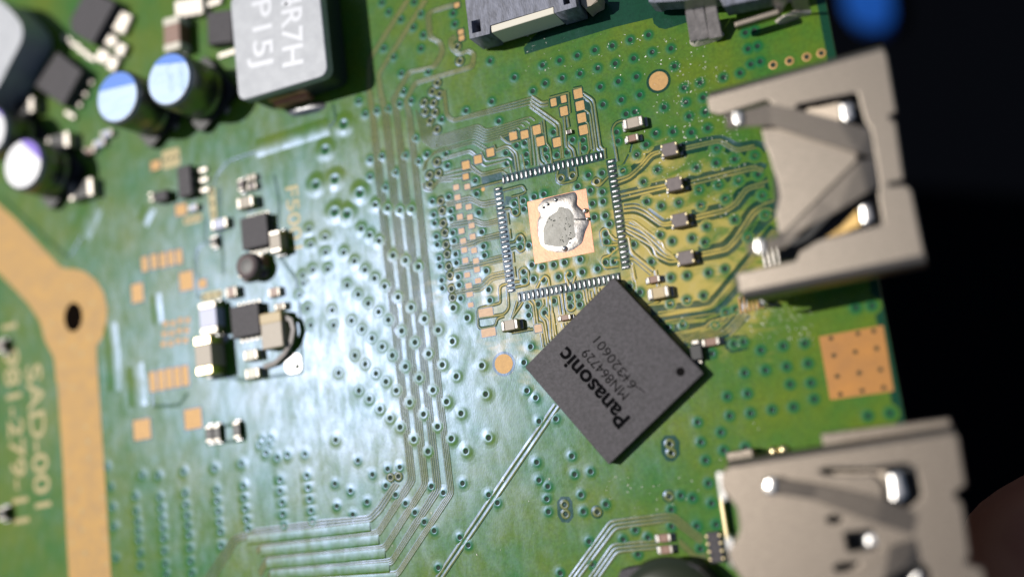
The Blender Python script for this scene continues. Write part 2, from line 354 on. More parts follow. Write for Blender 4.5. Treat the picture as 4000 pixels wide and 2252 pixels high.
V_L = via_mesh('via_wide', [(1.25, .0009, 0), (.95, .008, 0), (.7, .035, 0), (.5, .05, 0), (.3, .035, 0), (.2, .012, 0), (.14, .008, 1), (.08, .004, 1)], [VIAM, HOLE])
V_F = via_mesh('via_flat', [(.85, .0009, 0), (.55, .006, 0), (.35, .018, 0), (.24, .022, 0), (.16, .012, 0), (.12, .008, 1), (.08, .004, 1)], [VIAM, HOLE])
VIAS = {
 ('c2', 's'): [(940,20),(990,90),(1080,145),(1180,15),(1228,103),(1172,205),(1248,262),(1230,362),(952,360),(1025,425),(1085,548),(1285,535),(1470,100),(1482,180),(1745,455),(1757,757),(1565,825),(1385,890),(1810,903),(765,755),(815,850),(900,825),(985,810),(1070,775),(1157,750),(1100,683),(1187,1030),(852,1190),(938,1165),(1112,1157),(1210,1203),(1275,1152),(1418,1148),(1428,1235),(850,1318),(1040,1285),(965,1397),(1870,1220),(1862,1140),(1635,1345)],
 ('c2', 'r'): [(1352,618),(1315,682),(1368,700),(1255,765),(1325,768),(1262,832),(1335,838),(1298,900),(1350,965),(1350,1207),(1362,1290),(1295,1305),(1298,1375),(1500,350),(1520,455)],
 ('c2', 'l'): [(655,925),(518,1115),(447,1375),(588,1335),(775,1435)],
 ('c3', 's'): [(1018,262),(882,298),(748,342),(617,375),(487,415),(355,452),(228,487),(18,578),(155,680),(247,622),(375,583),(507,550),(640,508),(770,475),(907,437),(1045,390),(1185,362),(1212,495),(928,573),(793,608),(658,648),(678,780),(815,745),(952,708),(1135,800),(850,850),(915,835),(1283,655),(1402,618),(1425,728),(1297,762),(1320,868),(1440,835),(1460,955),(1200,982),(1070,993),(1337,988),(1000,1078),(780,985),(790,1052),(932,1155),(1085,1265),(980,1355),(828,1272),(1525,1108),(1522,1215),(1375,1250),(1660,1185),(1810,1160),(1835,1300),(1688,1345),(1540,1378),(1395,1412),(310,985),(452,1042),(530,1045),(537,1105),(410,1135),(335,1155),(255,1175),(250,1115),(108,1150),(108,1215),(95,1065),(35,1085),(570,1305),(490,1388),(585,1420),(675,1430),(672,1290),(1740,245),(1805,228),(1760,365),(1830,345),(1780,480),(1850,460),(1700,545),(1575,578)],
 ('c3', 'r'): [(365,1330),(452,1310),(633,1355)],
 ('c4', 'o'): [(38,485),(160,455),(288,425),(397,397)],
 ('c6', 'b'): [(890,112),(982,137),(1072,152),(1160,145),(785,290),(848,338),(918,380),(515,355),(395,295),(1022,490),(1115,525),(1212,573),(520,467),(655,468),(408,410),(735,532),(813,597),(885,660),(960,720),(425,597),(537,592),(350,640),(355,695),(325,785),(680,712),(763,780),(838,848),(915,910),(988,970),(1060,800),(1158,877),(1258,962),(568,898),(385,885),(580,1010),(408,1010),(713,975),(790,1040),(865,1107),(942,1170),(1017,1235),(1087,1052),(1187,1137),(1288,1222),(1360,1045),(738,1235),(815,1300),(895,1370),(617,1365),(970,1430),(1115,1318),(1218,1403),(1390,1305),(1465,1130),(1495,1390),(1685,1310),(1575,955),(1472,880)],
 ('c6', 'l'): [(770,28),(588,165),(680,180)],
 ('c6', 's'): [(1315,88),(1325,187),(1332,250),(1345,350),(1352,410),(1365,512),(1372,572),(1385,675),(1390,735),(1437,55),(1452,160),(1458,218),(1468,322),(1478,382),(1490,480),(1495,545),(1508,650),(1515,710),(1527,810),(1645,32),(1662,172),(1685,315),(1697,422),(1705,490),(1718,605),(1735,745),(1745,825)],
 ('c6', 'r'): [(1377,85),(1387,158),(1397,250),(1408,320),(1417,410),(1425,480),(1438,573),(1447,640),(1458,738),(1467,805)],
 ('c7', 's'): [(165,55),(237,35),(18,105),(85,85),(90,145),(25,170),(600,105),(680,90),(615,207),(697,195),(727,257),(57,365),(62,430),(127,415),(150,560),(225,578),(312,560),(393,543),(510,520),(640,590),(525,615),(348,650),(430,632),(237,672),(162,665),(90,612),(95,680),(702,330),(705,390),(747,450),(697,543),(762,537),(908,408),(1040,538),(1113,122),(1005,90),(1243,97),(1408,118),(1590,70),(1660,225),(1865,45),(1450,275),(1342,362),(1195,385),(1105,338),(1437,392),(1760,357),(1885,190),(1588,590),(1465,620),(1305,640),(1185,655),(955,765),(1180,850),(1303,822),(1428,790),(1275,1005),(1515,1010),(1670,895),(1595,915),(315,830),(430,808),(497,795),(438,870),(507,857),(118,870),(197,853),(127,935),(245,918),(140,1170),(90,1287),(1490,1222),(1655,1150),(1725,1135),(1855,1195),(1735,1365),(1890,1345),(880,718),(1165,1025)],
 ('c8', 's'): [(655,880),(775,865),(115,1165),(275,1145),(140,1318),(300,1295),(165,1450),(320,1440)],
 ('c12', 's'): [(30,205),(190,185),(345,125),(745,250),(910,230)],
 ('c10', 'b'): [(768,62),(845,125),(925,200),(1000,268),(1075,335),(1047,62),(1147,150),(1250,238),(1320,58),(1355,330),(1422,145),(1178,425),(1457,420),(1283,515),(1530,232),(1565,513),(1713,88),(1735,413),(595,430)],
 ('c10', 's'): [(1540,752),(1735,838),(1800,897),(1520,1155),(1583,1213),(1360,1380),(760,583),(868,687),(588,755),(705,808),(828,890),(603,922),(722,985),(968,770),(1040,838),(1115,902),(1185,970),(1255,1040),(1328,1105),(1308,775),(1397,823),(982,645),(1072,632)],
 ('c10', 'r'): [(1003,708),(1062,700)],
 ('c11', 's'): [(112,62),(178,115),(203,290),(328,272),(185,595),(447,550),(467,685),(587,665),(202,728),(268,775),(260,868),(272,963),(515,838),(533,962),(700,908),(1385,297),(1605,105),(1757,85),(1623,250),(1778,230),(1557,372),(1408,445),(1578,507),(1443,580),(1740,485),(1465,752),(1488,900),(1258,842),(1345,862),(1187,948),(1190,1072),(920,1100),(828,1170),(1013,1155),(1378,1070),(1522,1058),(575,1185),(597,1355),(940,1280),(360,1420),(1405,1240)],
 ('c11', 'r'): [(1170,848),(635,965),(1175,458),(1187,525),(392,910),(400,980)],
}
FIELD = {
 ('c10', 'f'): [(50,425),(110,415),(30,465),(95,460),(75,525),(160,560),(235,540),(365,535),(180,725),(180,810),(195,895),(200,980),(210,1065),(380,695),(390,785),(400,870),(410,955),(420,1035)],
 ('c9', 'f'): [(800,630),(825,780),(840,930),(850,1075),(865,1310),(1010,850),(1015,960),(1025,1035),(1030,1105),(1035,1175),(1045,1270),(1045,1365),(1190,855),(1200,935),(1208,1010),(1215,1085),(1220,1160),(1225,1255),(1232,1350),(1240,1430),(1380,825),(1385,910),(1395,990),(1400,1065),(1410,1135),(1415,1235),(1420,1330),(1430,1420),(1615,800),(1620,880),(1630,960),(1635,1040),(1645,1110),(1650,1215),(1815,770),(1820,860),(1830,940),(1838,1020),(1850,1090),(1060,690),(1180,695),(1370,665),(1600,640),(1800,605)]}
KIND = {'s': V_S, 'b': V_B, 'f': V_F, 'r': V_R, 'o': V_O, 'l': V_L}
vl = [(at(c, x, y), k) for (c, k), L_ in VIAS.items() for x, y in L_]
done = []
uniq = []
for p, k in vl:                                   # the crops overlap a little: keep each via once
    if all((p - q).length > .25 for q, _ in uniq): uniq.append((p, k))
uniq.sort(key=lambda t: ({'l': 0, 'b': 1, 'r': 2, 'o': 2, 's': 3}[t[1]], (t[0] - Vector((8, -6, 0))).length))
rest = uniq[285:]
for p, k in uniq[:285]:
    link('via', KIND[k], board, (p.x, p.y, 0))
vv, ff, mm, rr_ = [], [], [], []
for p, k in rest + [(at(c, x, y), k) for (c, k), L_ in FIELD.items() for x, y in L_]:
    n0 = len(vv); q = KIND[k]
    vv += [(v.co.x + p.x, v.co.y + p.y, v.co.z) for v in q.vertices]; rr_ += [math.hypot(v.co.x, v.co.y) for v in q.vertices]
    ff += [tuple(n0 + i for i in pl.vertices) for pl in q.polygons]; mm += [min(pl.material_index, 1) for pl in q.polygons]
me = bpy.data.meshes.new('via_field'); me.from_pydata(vv, [], ff)
for q in (VIAM, HOLE): me.materials.append(q)
me.polygons.foreach_set('material_index', mm); me.polygons.foreach_set('use_smooth', [True] * len(ff)); me.update()
me.attributes.new('ring_radius', 'FLOAT', 'POINT').data.foreach_set('value', rr_)
o = link('via_field', me, board); o['kind'] = 'stuff'
# --- tracks ---------------------------------------------------------------------------
# four-track groups running down the board, then bending left
bundle('s', [(1585,0),(1437,230),(1433,340),(1446,445),(1474,740),(1556,1500),(1597,1869),(1472,2070),(1020,2121),(1000,2145)], [(1600,0),(1452,232),(1448,340),(1464,445),(1500,740),(1580,1500),(1621,1877),(1482,2090),(1020,2143),(1005,2160)], 4)
bundle('s', [(1655,0),(1472,290),(1481,370),(1495,445),(1524,740),(1605,1500),(1650,1888),(1498,2130),(1040,2173),(1010,2230)], [(1670,0),(1485,292),(1497,370),(1518,445),(1548,740),(1630,1500),(1672,1892),(1507,2152),(1048,2195),(1018,2250)], 4)
bundle('s', [(1776,10),(1680,40),(1664,60),(1672,150),(1714,170),(1722,205),(1690,257),(1592,277),(1528,390),(1540,445),(1571,740),(1652,1500),(1697,1906),(1527,2182),(1055,2225),(1040,2300)], [(1776,26),(1690,50),(1682,62),(1688,142),(1726,162),(1738,205),(1704,265),(1604,285),(1544,392),(1560,445),(1595,740),(1676,1500),(1722,1914),(1532,2205),(1065,2245),(1050,2320)], 4, w=.11)
bundle('s', [(1775,137),(1752,155),(1757,190),(1793,220),(1826,203),(1846,215),(1838,255),(1618,318),(1578,395),(1590,445),(1621,740),(1700,1500),(1752,1922),(1550,2232),(1070,2262)], [(1785,150),(1768,162),(1772,185),(1796,208),(1830,190),(1860,208),(1852,265),(1626,330),(1592,397),(1608,445),(1641,740),(1722,1500),(1772,1926),(1556,2250),(1075,2275)], 4, w=.11)
bundle('c10', [(1030,745),(905,930),(840,1000),(500,1030),(0,1095)], [(1062,760),(935,960),(860,1035),(500,1075),(0,1135)], 3, w=.16)
bundle('c9', [(1908,1098),(1735,1150),(1530,1460)], [(1908,1140),(1770,1180),(1600,1460)], 3, w=.16)
bundle('c11', [(322,165),(-10,640),(-560,1455)], [(350,180),(10,680),(-520,1455)], 2, w=.2, g=.07)
# fan from the via cluster to the bare pads
bundle('a1', [(330,560),(333,690),(400,740),(1030,555),(1140,640),(1800,440),(1870,500)], [(100,340),(185,790),(350,915),(965,745),(1120,830),(1480,715),(1500,720)], 6, w=.11, g=.03, h=.036)
bundle('a1', [(240,1230),(255,1110),(375,955),(968,790),(1155,905)], [(205,1250),(230,1110),(360,990),(960,830),(1140,950)], 2, w=.11, g=.03, h=.036)
bundle('a1', [(500,60),(520,300),(535,440),(640,520),(1790,255),(1830,300)], [(530,40),(560,290),(575,410),(650,480),(1815,155),(1830,165)], 3, w=.12, g=.04, h=.036)
bundle('a2', [(95,185),(245,285),(350,265)], [(105,130),(262,235),(345,215)], 2, w=.2, g=.04, h=.036)
bundle('a2', [(80,290),(480,580),(490,735)], [(90,240),(525,545),(575,1060)], 2, w=.2, h=.045)
bundle('a1', [(470,1090),(900,965),(975,1035)], [(500,1050),(905,930),(990,1000)], 2)
bundle('a1', [(1080,1140),(1130,1180),(1475,1085),(1520,1280)], [(1070,960),(1130,1110),(1480,1040),(1530,1080)], 2, w=.12)
bundle('a1', [(480,1340),(880,1255),(930,1250)], [(520,1280),(700,1230),(785,1210)], 2)
bundle('a1', [(900,1200),(1065,1330),(1390,1250),(1450,1300)], [(920,1160),(1075,1290),(1500,1190),(1510,1210)], 2, w=.16, h=.04)
bundle('a1', [(1280,970),(1450,900),(1560,990),(1595,1260)], [(1290,930),(1460,860),(1600,970),(1640,1250)], 2, w=.16)
lines('a1', [(1260,860),(1285,930)], [(1355,735),(1480,840),(1660,795)], [(1765,770),(1820,1170)], [(1680,1000),(1690,1040),(1720,1230)], w=.16)
bundle('a3', [(640,20),(430,30),(330,180),(215,160),(205,60)], [(780,-30),(420,0),(330,140),(250,130),(240,40)], 2)
lines('a3', [(1380,25),(900,150)], w=.16)
bundle('a2', [(60,590),(105,1170)], [(140,590),(215,1170)], 3, w=.13)
lines('a2', [(245,520),(270,690)], [(285,490),(325,850),(375,900),(410,1140)], [(190,890),(215,1100),(280,1160)], [(265,910),(270,1030),(340,1130)], [(590,440),(625,900),(690,950),(705,1040)], [(635,440),(660,600)],
      [(655,810),(665,870),(735,920),(760,1040)], [(530,900),(545,1070)], [(825,820),(830,1010)], [(935,700),(965,930),(930,1000)], [(870,90),(1030,190),(1130,890),(1190,940)], [(870,140),(990,235),(1080,910),(1130,940)],
      [(885,335),(968,385),(1050,950)], [(910,515),(945,545),(1000,930)], [(650,80),(675,390)], [(370,160),(620,95),(650,90)], [(260,240),(350,215)], [(1190,910),(1205,1070)], [(1490,490),(1360,530),(1305,620),(1385,1110)],
      [(490,1250),(480,1350)], [(650,1190),(655,1340)], [(765,1190),(780,1340)], [(430,1100),(530,1075)], [(720,30),(850,5)], w=.15)
# pairs and triplets between the chip pads and the left pads
for A, B, n in (([(540,345),(900,245),(1075,345),(1290,300)], [(560,405),(920,320),(1085,415),(1290,375)], 3), ([(590,640),(960,575),(1100,645),(1320,590)], [(610,715),(980,655),(1100,705),(1320,655)], 3),
                ([(620,990),(900,920),(1000,880),(1340,795)], [(640,1055),(960,985),(1050,935),(1345,870)], 3), ([(650,1310),(1050,1215),(1390,1130)], [(650,1375),(950,1320),(1400,1215)], 3)):
    bundle('a3', A, B, n, w=.13)
bundle('a4', [(290,505),(670,430),(800,280),(1040,225)], [(300,575),(720,505),(850,350),(1050,310)], 3, w=.13)
lines('a4', [(1080,410),(960,445),(970,690),(930,710),(630,780),(640,1050),(680,1080),(900,1040),(920,930),(1030,890)], [(1080,490),(1100,770),(1030,865),(660,920)], [(1260,380),(1180,385)], [(1270,350),(1250,220),(1320,165),(1390,220),(1400,420),(1190,465)], [(1310,680),(1140,930)], [(1140,1140),(1460,1085)], w=.15)
lines('a3', [(1390,170),(1690,90),(1735,180)], [(1520,265),(1690,220),(1735,180)], [(1410,450),(1510,430),(1530,530),(1590,555),(1650,500),(1620,250)], [(1490,950),(1580,930),(1600,850),(1660,815),(1715,880),(1725,1030),(1640,1090),(1590,1010),(1510,1040)],
      [(1460,500),(1480,680)], [(1490,740),(1510,890)], [(1540,1080),(1555,1240)], [(1560,1300),(1580,1460)], w=.15)
# tracks below the chip pads
lines('a8', [(250,440),(312,492),(345,775)], [(315,420),(345,465),(383,760)], [(440,920),(470,1125)], [(385,760),(455,765),(510,1085)], [(470,490),(405,590),(420,670),(490,740),(540,1060)], [(535,370),(580,1015)], [(585,370),(620,970)], [(610,620),(655,940)],
      [(690,370),(728,640)], [(740,330),(785,640)], [(755,770),(770,830)], [(800,770),(815,790)], [(1060,280),(1100,495)], [(1105,250),(1135,455)], [(1150,290),(1170,415)], [(1205,300),(1215,385)], [(1245,230),(1260,330)], [(1290,250),(1300,300)],
      [(370,250),(440,110),(490,60),(545,100),(560,210)], [(850,220),(800,60),(840,0)], [(940,70),(910,180)], [(800,320),(825,560),(880,590),(950,540),(925,330)], [(80,440),(0,700)], [(270,850),(0,900)], [(500,640),(560,720)], [(460,420),(470,490)], w=.15)
# right side: screened pairs to the chokes and on to the port
for c, pts, w in (('a6', [(20,395),(150,350),(290,230),(390,110),(500,80)], 1.0), ('a6', [(720,60),(1130,-30),(1290,75),(1500,30),(1600,90)], 1.05), ('a6', [(60,570),(330,505),(560,455)], 1.0), ('a6', [(780,430),(1480,265),(1600,300)], 1.15),
                  ('a6', [(100,700),(220,690),(330,730),(520,870),(620,850)], .85), ('a6', [(830,785),(1190,700),(1290,640),(1400,490),(1640,430)], 1.15), ('a6', [(130,890),(410,1060),(480,1190),(600,1250),(680,1230)], .9), ('a6', [(900,1180),(1180,1130),(1290,1020),(1480,730),(1590,660),(1720,700)], 1.2),
                  ('a7', [(390,690),(1035,615),(1330,260),(1700,-200)], .75), ('a7', [(470,765),(1070,700),(1330,400)], .75), ('a6', [(1440,980),(1700,720)], .8), ('a7', [(600,880),(980,850),(1030,795),(1200,760)], .6), ('a7', [(740,1000),(1190,920),(1400,700)], 1.0)):
    channel(c, pts, w)
bundle('a6', [(25,380),(150,345),(285,225),(385,105),(495,75)], [(40,415),(165,370),(310,240),(400,130),(500,98)], 2, w=.15)
bundle('a6', [(720,45),(1130,-45),(1300,60),(1490,20)], [(725,75),(1120,-15),(1290,90),(1510,48),(1580,90)], 2, w=.16)
bundle('a6', [(65,545),(330,485),(550,440)], [(75,590),(340,525),(555,470)], 2, w=.16)
bundle('a6', [(785,410),(1480,240),(1590,280)], [(790,450),(1490,275),(1580,310)], 2, w=.16)
bundle('a6', [(95,680),(220,660),(330,705),(520,855),(610,835)], [(100,720),(215,705),(320,745),(515,880),(610,865)], 2, w=.16)
bundle('a6', [(845,775),(1195,690),(1280,630),(1395,470),(1640,400)], [(850,810),(1205,725),(1310,650),(1420,495),(1600,450),(1650,490)], 2, w=.16)
bundle('a6', [(110,820),(200,815),(520,1060),(530,1120),(620,1190)], [(120,925),(420,1100),(440,1190),(590,1265),(680,1250)], 4, w=.15)
bundle('a6', [(915,1165),(1190,1110),(1280,1010),(1470,715),(1600,640),(1700,610)], [(920,1200),(1205,1140),(1310,1030),(1500,745),(1600,680),(1690,715)], 2, w=.16)
bundle('a7', [(430,760),(1040,655),(1340,310),(1720,-160)], [(440,740),(1030,640),(1320,290),(1700,-180)], 2, w=.13)
bundle('a7', [(520,835),(850,780)], [(540,800),(1080,715),(1330,430)], 2, w=.13)
bundle('a7', [(640,930),(975,860),(1020,800),(1250,745)], [(790,1040),(1190,935),(1400,720),(1420,650)], 6, w=.1, g=.06)
bundle('a7', [(1195,890),(1340,720),(1340,540)], [(1230,960),(1420,730),(1410,560)], 3, w=.13)
lines('a6', [(120,990),(150,1000),(180,1160),(420,1350)], [(165,1225),(205,1225),(400,1390)], [(0,1240),(60,1240)], [(185,1290),(220,1450)], w=.2)
lines('a7', [(340,640),(470,590),(480,570)], [(440,260),(470,430)], w=.16)
lines('a5', [(1390,975),(1340,970),(1260,890),(1240,820),(1180,810),(1130,860),(1165,1060)], [(1390,1050),(1260,1065),(1170,1060)], [(1400,1370),(1200,1400),(1145,1330),(1165,1240),(1250,1220),(1390,1100)], [(1250,30),(1110,180),(1050,170)], [(480,0),(490,120),(560,140),(760,90),(770,0)], w=.15)
bundle('c11', [(430,1455),(735,1035),(1200,975),(1430,1160)], [(500,1455),(775,1090),(1190,1030),(1410,1200)], 3, w=.18)
bundle('c11', [(580,1455),(750,1210),(1085,1178)], [(650,1455),(785,1265),(1090,1235)], 3, w=.18)
bundle('c11', [(1245,1165),(1380,1290),(1450,1275)], [(1245,1200),(1375,1325),(1455,1310)], 3, w=.12)
# edges of copper areas
for c, p in (('W', [(555,470),(553,600),(505,615),(495,640),(497,745),(520,755)]), ('W', [(530,495),(545,440),(575,405),(690,367),(828,322),(845,300),(838,262)]), ('W', [(690,440),(702,500),(700,640)]), ('W', [(700,640),(745,700),(755,780),(760,935),(625,955),(500,940)]),
             ('W', [(520,1080),(615,1060),(620,1105),(520,1115)]), ('b7', [(360,700),(360,800),(350,1040),(230,1100),(210,1250),(230,1450)]), ('b7', [(520,300),(540,700),(580,900),(600,1450)]), ('c9', [(1130,0),(1140,180),(1340,170),(1400,80)]),
             ('c3', [(880,1135),(890,1080),(920,1030)]), ('c3', [(870,1150),(830,1230),(790,1245)]), ('a7', [(180,180),(230,500)]), ('c5', [(10,50),(500,500),(530,490),(610,350)])):
    groove(c, p, .16)
for c, p, w in (('c5', [(820,1000),(845,1200),(855,1500)], 1.4), ('c9', [(1000,-130),(1020,0),(1030,180)], 1.9), ('c5', [(1160,780),(1180,1000)], 1.0), ('c5', [(700,110),(600,330)], 2.6), ('c5', [(1120,130),(1060,250)], 1.4), ('c2', [(0,1110),(300,1015),(545,940)], 1.5), ('c10', [(-60,1170),(500,1112),(850,1068)], .95), ('c10', [(40,1258),(500,1214),(915,1168)], .95), ('c10', [(80,1352),(500,1314),(963,1269)], .95), ('c10', [(110,1434),(500,1408),(995,1373)], .9), ('c10', [(130,1505),(1045,1445)], .8)):
    q = ats(c, p); u = w / 2
    if c == 'c10':
        sweep('copper_area', q, [(u + .1, .0008), (u * .9, .004), (-u * .7, .084), (-u * .85, .075), (-u, .0008)], [MASK], board, [0] * 4); continue
    sweep('copper_area', q, [(-u - .1, .0008), (-u * .9, .014), (-u * .5, .034), (0, .04), (u * .5, .034), (u * .9, .014), (u + .1, .0008)], [MASK], board, [0] * 6)
for c, pts in (('c11', [(1140,395),(1215,395),(1250,440),(1252,540),(1205,590),(1150,585),(1112,520),(1108,440)]), ('c11', [(365,850),(425,850),(450,890),(460,1000),(425,1045),(370,1040),(340,990),(335,890)]), ('a7', [(1170,1010),(1230,960),(1400,940),(1445,1000),(1420,1100),(1250,1140),(1180,1090)]),
               ('a1', [(1070,1340),(1370,1265),(1390,1370),(1080,1450)]), ('a1', [(1490,960),(1550,1010),(1590,1260),(1540,1200)]), ('a3', [(1430,250),(1600,270),(1610,300),(1500,380),(1420,390)]), ('a1', [(1350,720),(1470,700),(1480,830)]),
               ('a2', [(470,1330),(500,1230),(600,1210),(650,1190),(760,1220),(780,1330),(740,1390),(560,1440),(500,1420)]), ('a2', [(890,200),(990,250),(980,360),(900,330)]), ('a2', [(910,390),(960,410),(970,520),(920,500)]), ('a2', [(470,160),(540,140),(520,260),(490,280)])):
    flat('clearance_patch', ats(c, pts), zc() - .001, GAP, board)
flat('clearance_patch', ats('b5', [(2000, -100), (1270, 690), (1292, 785)]) + ats('b6', [(0, 305), (425, 203), (440, 265), (500, 315), (570, 328), (650, 305), (830, 245), (830, -100)]), .0042, GAP, board)  # bare laminate, with the connector's shadow painted in as part of it
# --- bare pads ------------------------------------------------------------------------
def pad(c, x, y, w, h, mat=None, gap=.12):
    p = at(c, x, y)
    sx = (at(c, x + w / 2, y - w * .1) - at(c, x - w / 2, y + w * .1)).length; sy = (at(c, x, y + h / 2) - at(c, x, y - h / 2)).length
    flat('pad_clearance', rrect(p, sx + gap * 2, sy + gap * 2, 0, .1), zc() + .008, GAP, board)
    prism('pad', rrect(p, sx, sy, 0, .07), .004, .02, mat or GOLD, board)
for x, y in ((1545,730),(1715,710),(1205,975),(1020,1080),(840,1165)): pad('a1', x, y, 112, 120)
for x, y, w, h in ((180,640,115,135),(235,810,115,135),(480,825,115,135),(795,100,125,140),(825,280,125,140),(850,460,125,140),(875,640,125,140),(430,230,85,115),(580,180,80,110),(585,360,110,135)): pad('a2', x, y, w, h)
for x, y in ((695,120),(860,110),(715,270),(733,405),(880,410),(750,560),(900,565),(925,690),(775,770),(940,855),(800,920),(815,1055),(962,1060),(833,1210),(990,1215),(1005,1345)): pad('a3', x, y, 84, 80, TANP, gap=.07)
pad('a1', 838, 1335, 88, 85)
for x, y, w, h in ((478,280,84,75),(640,365,90,75),(500,440,90,80),(515,570,95,70),(530,725,80,70),(755,840,210,130),(795,1135,210,125),(1535,1075,110,115)): pad('a4', x, y, w, h, TANP, gap=.06)
for x, y in ((1497,40),(1527,240),(1533,285)): pad('c2', x, y, 40, 38)
for i, (x, y) in enumerate(((1080,555),(1150,535),(1215,525),(1275,510),(1335,500))): pad('c5', x, y, 46, 110)
for x, y, w, h in ((1390,680,100,140),(1025,770,85,140),(1510,700,60,65),(1350,150,80,85),(1160,-180,70,70)): pad('c5', x, y, w, h)
for x, y in ((1140,1430),(1203,1418),(1262,1405),(1322,1395),(1382,1385)): pad('c5', x, y, 50, 150)
for x, y, w, h in ((1060,350,125,150),(1440,270,125,150)): pad('c9', x, y, w, h)
for i in range(4):
    for j in range(3): pad('c5', 1235 + i * 55 - j * 8, 1000 + j * 75 - i * 12 + (i % 2) * 8, 34, 40, gap=.05)
for c, x, y, w, h, vert in (('c5', 1437, 222, 160, 55, 0), ('c5', 1585, 105, 55, 220, 1), ('c5', 1580, 790, 180, 55, 0), ('c1', 1275, 1180, 160, 130, 0)):
    p = at(c, x, y); sx = w / 1.908 / 40; sy = h / 1.908 / 38
    st = prism('via_strip', rrect(p, sx, sy, 0, .3), .003, .016, GOLDM, board)
    for i in (-1, 0, 1):
        q = p + (Vector((0, i * sy * .33, 0)) if vert else Vector((i * sx * .33, 0, 0)))
        prism('via_hole', [(q.x + .17 * math.cos(t), q.y + .17 * math.sin(t)) for t in [k * math.pi / 6 for k in range(12)]], .012, .0205, HOLE, st)
def disc(name, p, r, z0, z1, mat, parent, n=28): return prism(name, [(p[0] + r * math.cos(2 * math.pi * k / n), p[1] + r * math.sin(2 * math.pi * k / n)) for k in range(n)], z0, z1, mat, parent)
for c, x, y, r in (('c3', 1092, 605, .76), ('s', 1968, 1420, .78)):
    p = at(c, x, y); disc('fiducial_clearance', p, r * 1.27, .001, .009, GAP, board); disc('fiducial_mark', p, r, .006, .024, GOLD, board)
disc('test_point', at('a3', 1097, 150), .17, .003, .02, GOLD, board, 16)
# gold patch at the board edge with its nine holes
gp = prism('ground_pad', [at('c8', 380, 1095), at('c8', 858, 1010), at('c12', 938, 66), at('c12', 463, 131)], .004, .02, GOLDP, board)
for c, x, y in (('c8', 470, 1108), ('c8', 670, 1072), ('c8', 787, 1053), ('c8', 492, 1235), ('c8', 652, 1208), ('c8', 810, 1182), ('c8', 517, 1390), ('c8', 680, 1365), ('c8', 838, 1340), ('c12', 540, 88), ('c12', 702, 62), ('c12', 862, 38)):
    disc('via_hole', at(c, x, y), .16, .015, .0245, HOLE, gp, 12)
# gold strip on the left with its screw hole
so_ = [(0,120),(120,225),(450,575),(500,592),(560,590),(640,615),(720,680),(775,770),(800,880),(795,980),(765,1100),(722,1165),(720,1200),(735,1450)]
strip = ats('c5', [(-330, -200)] + so_) + ats('c9', [(735,0),(785,750),(830,1460),(905,2600),(565,2600),(515,1450),(495,1100),(470,600),(430,0)]) + ats('c5', [(420,1430),(405,1260),(330,1110),(300,985),(220,860),(100,730),(0,630),(-330,330)])
prism('ground_strip', strip, .004, .03, GOLDF, board)
hp = at('c5', 548, 950)
hole = prism('screw_hole', [(hp.x + 1.12 * math.cos(2 * math.pi * k / 32), hp.y + 1.42 * math.sin(2 * math.pi * k / 32)) for k in range(32)], .02, .0345, PIT, board)
ring = sweep('hole_rim', [(hp.x + 1.16 * math.cos(2 * math.pi * k / 32), hp.y + 1.46 * math.sin(2 * math.pi * k / 32)) for k in range(33)], [(.0, .034), (-.14, .05), (-.35, .031)], [GOLDF], board, [0, 0])
for c, x, y in (('c5', 520, 730), ('c5', 690, 845), ('c5', 375, 990), ('c5', 345, 1050), ('c5', 670, 1100), ('c5', 465, 1130), ('c5', 550, 1170), ('c5', 610, 1220), ('c5', 470, 1310), ('c9', 480, 20), ('c9', 545, 40), ('c9', 640, 330), ('c9', 655, 440), ('c9', 665, 560), ('c9', 515, 665), ('c9', 600, 800), ('c9', 765, 855), ('c9', 525, 895), ('c9', 610, 955), ('c9', 775, 1000), ('c9', 530, 1035), ('c9', 620, 1095), ('c9', 785, 1160), ('c9', 540, 1190), ('c9', 635, 1270), ('c9', 797, 1350)):
    q = at(c, x, y); disc('stitch_dimple', q, .15, .022, .0335, GOLDM, board, 10)
# --- solder pads of the missing chip ----------------------------------------------------
def dome(w, l, h):
    v, f = [], []; rings = ((1, 0), (.93, .45), (.72, .82), (.4, 1)); n = 12
    for s, z in rings:
        for k in range(n):
            t = 2 * math.pi * k / n; cx, cy = math.cos(t), math.sin(t)
            v.append((w / 2 * s * math.copysign(abs(cx) ** .6, cx), l / 2 * (s * .85 + .15 * (s > .5)) * math.copysign(abs(cy) ** .6, cy), h * z))
    for r in range(3):
        for k in range(n): f.append((r * n + k, r * n + (k + 1) % n, (r + 1) * n + (k + 1) % n, (r + 1) * n + k))
    f.append([3 * n + k for k in range(n)])
    me = bpy.data.meshes.new('solder_pad'); me.from_pydata(v, [], f); me.materials.append(TIN); me.polygons.foreach_set('use_smooth', [True] * len(f)); me.update(); return me
DV = [dome(.24, .72, .08), dome(.25, .64, .06), dome(.23, .74, .1), dome(.25, .68, .13)]
for (x0, y0, x1, y1), rz in (((1968,702,2350,607), 0), ((2031,1161,2417,1082), 0), ((2388,630,2446,1043), math.pi / 2), ((1946,739,1997,1134), math.pi / 2)):
    a, b = at('s', x0, y0), at('s', x1, y1); mid = (a + b) / 2; L_ = (b - a).length
    flat('pad_row_clearance', rect(mid, L_ + .34, .8) if not rz else rect(mid, .8, L_ + .34), .0128, GAP, board)
    for i in range(22):
        p = a.lerp(b, i / 21); link('solder_pad', random.choice(DV), board, (p.x, p.y, .012), rz + random.choice((0, math.pi)))
tp = prism('thermal_pad', ats('a5', [(35,415),(915,215),(1040,1160),(150,1340)]), .004, .022, COPPER, board, .01, 1)
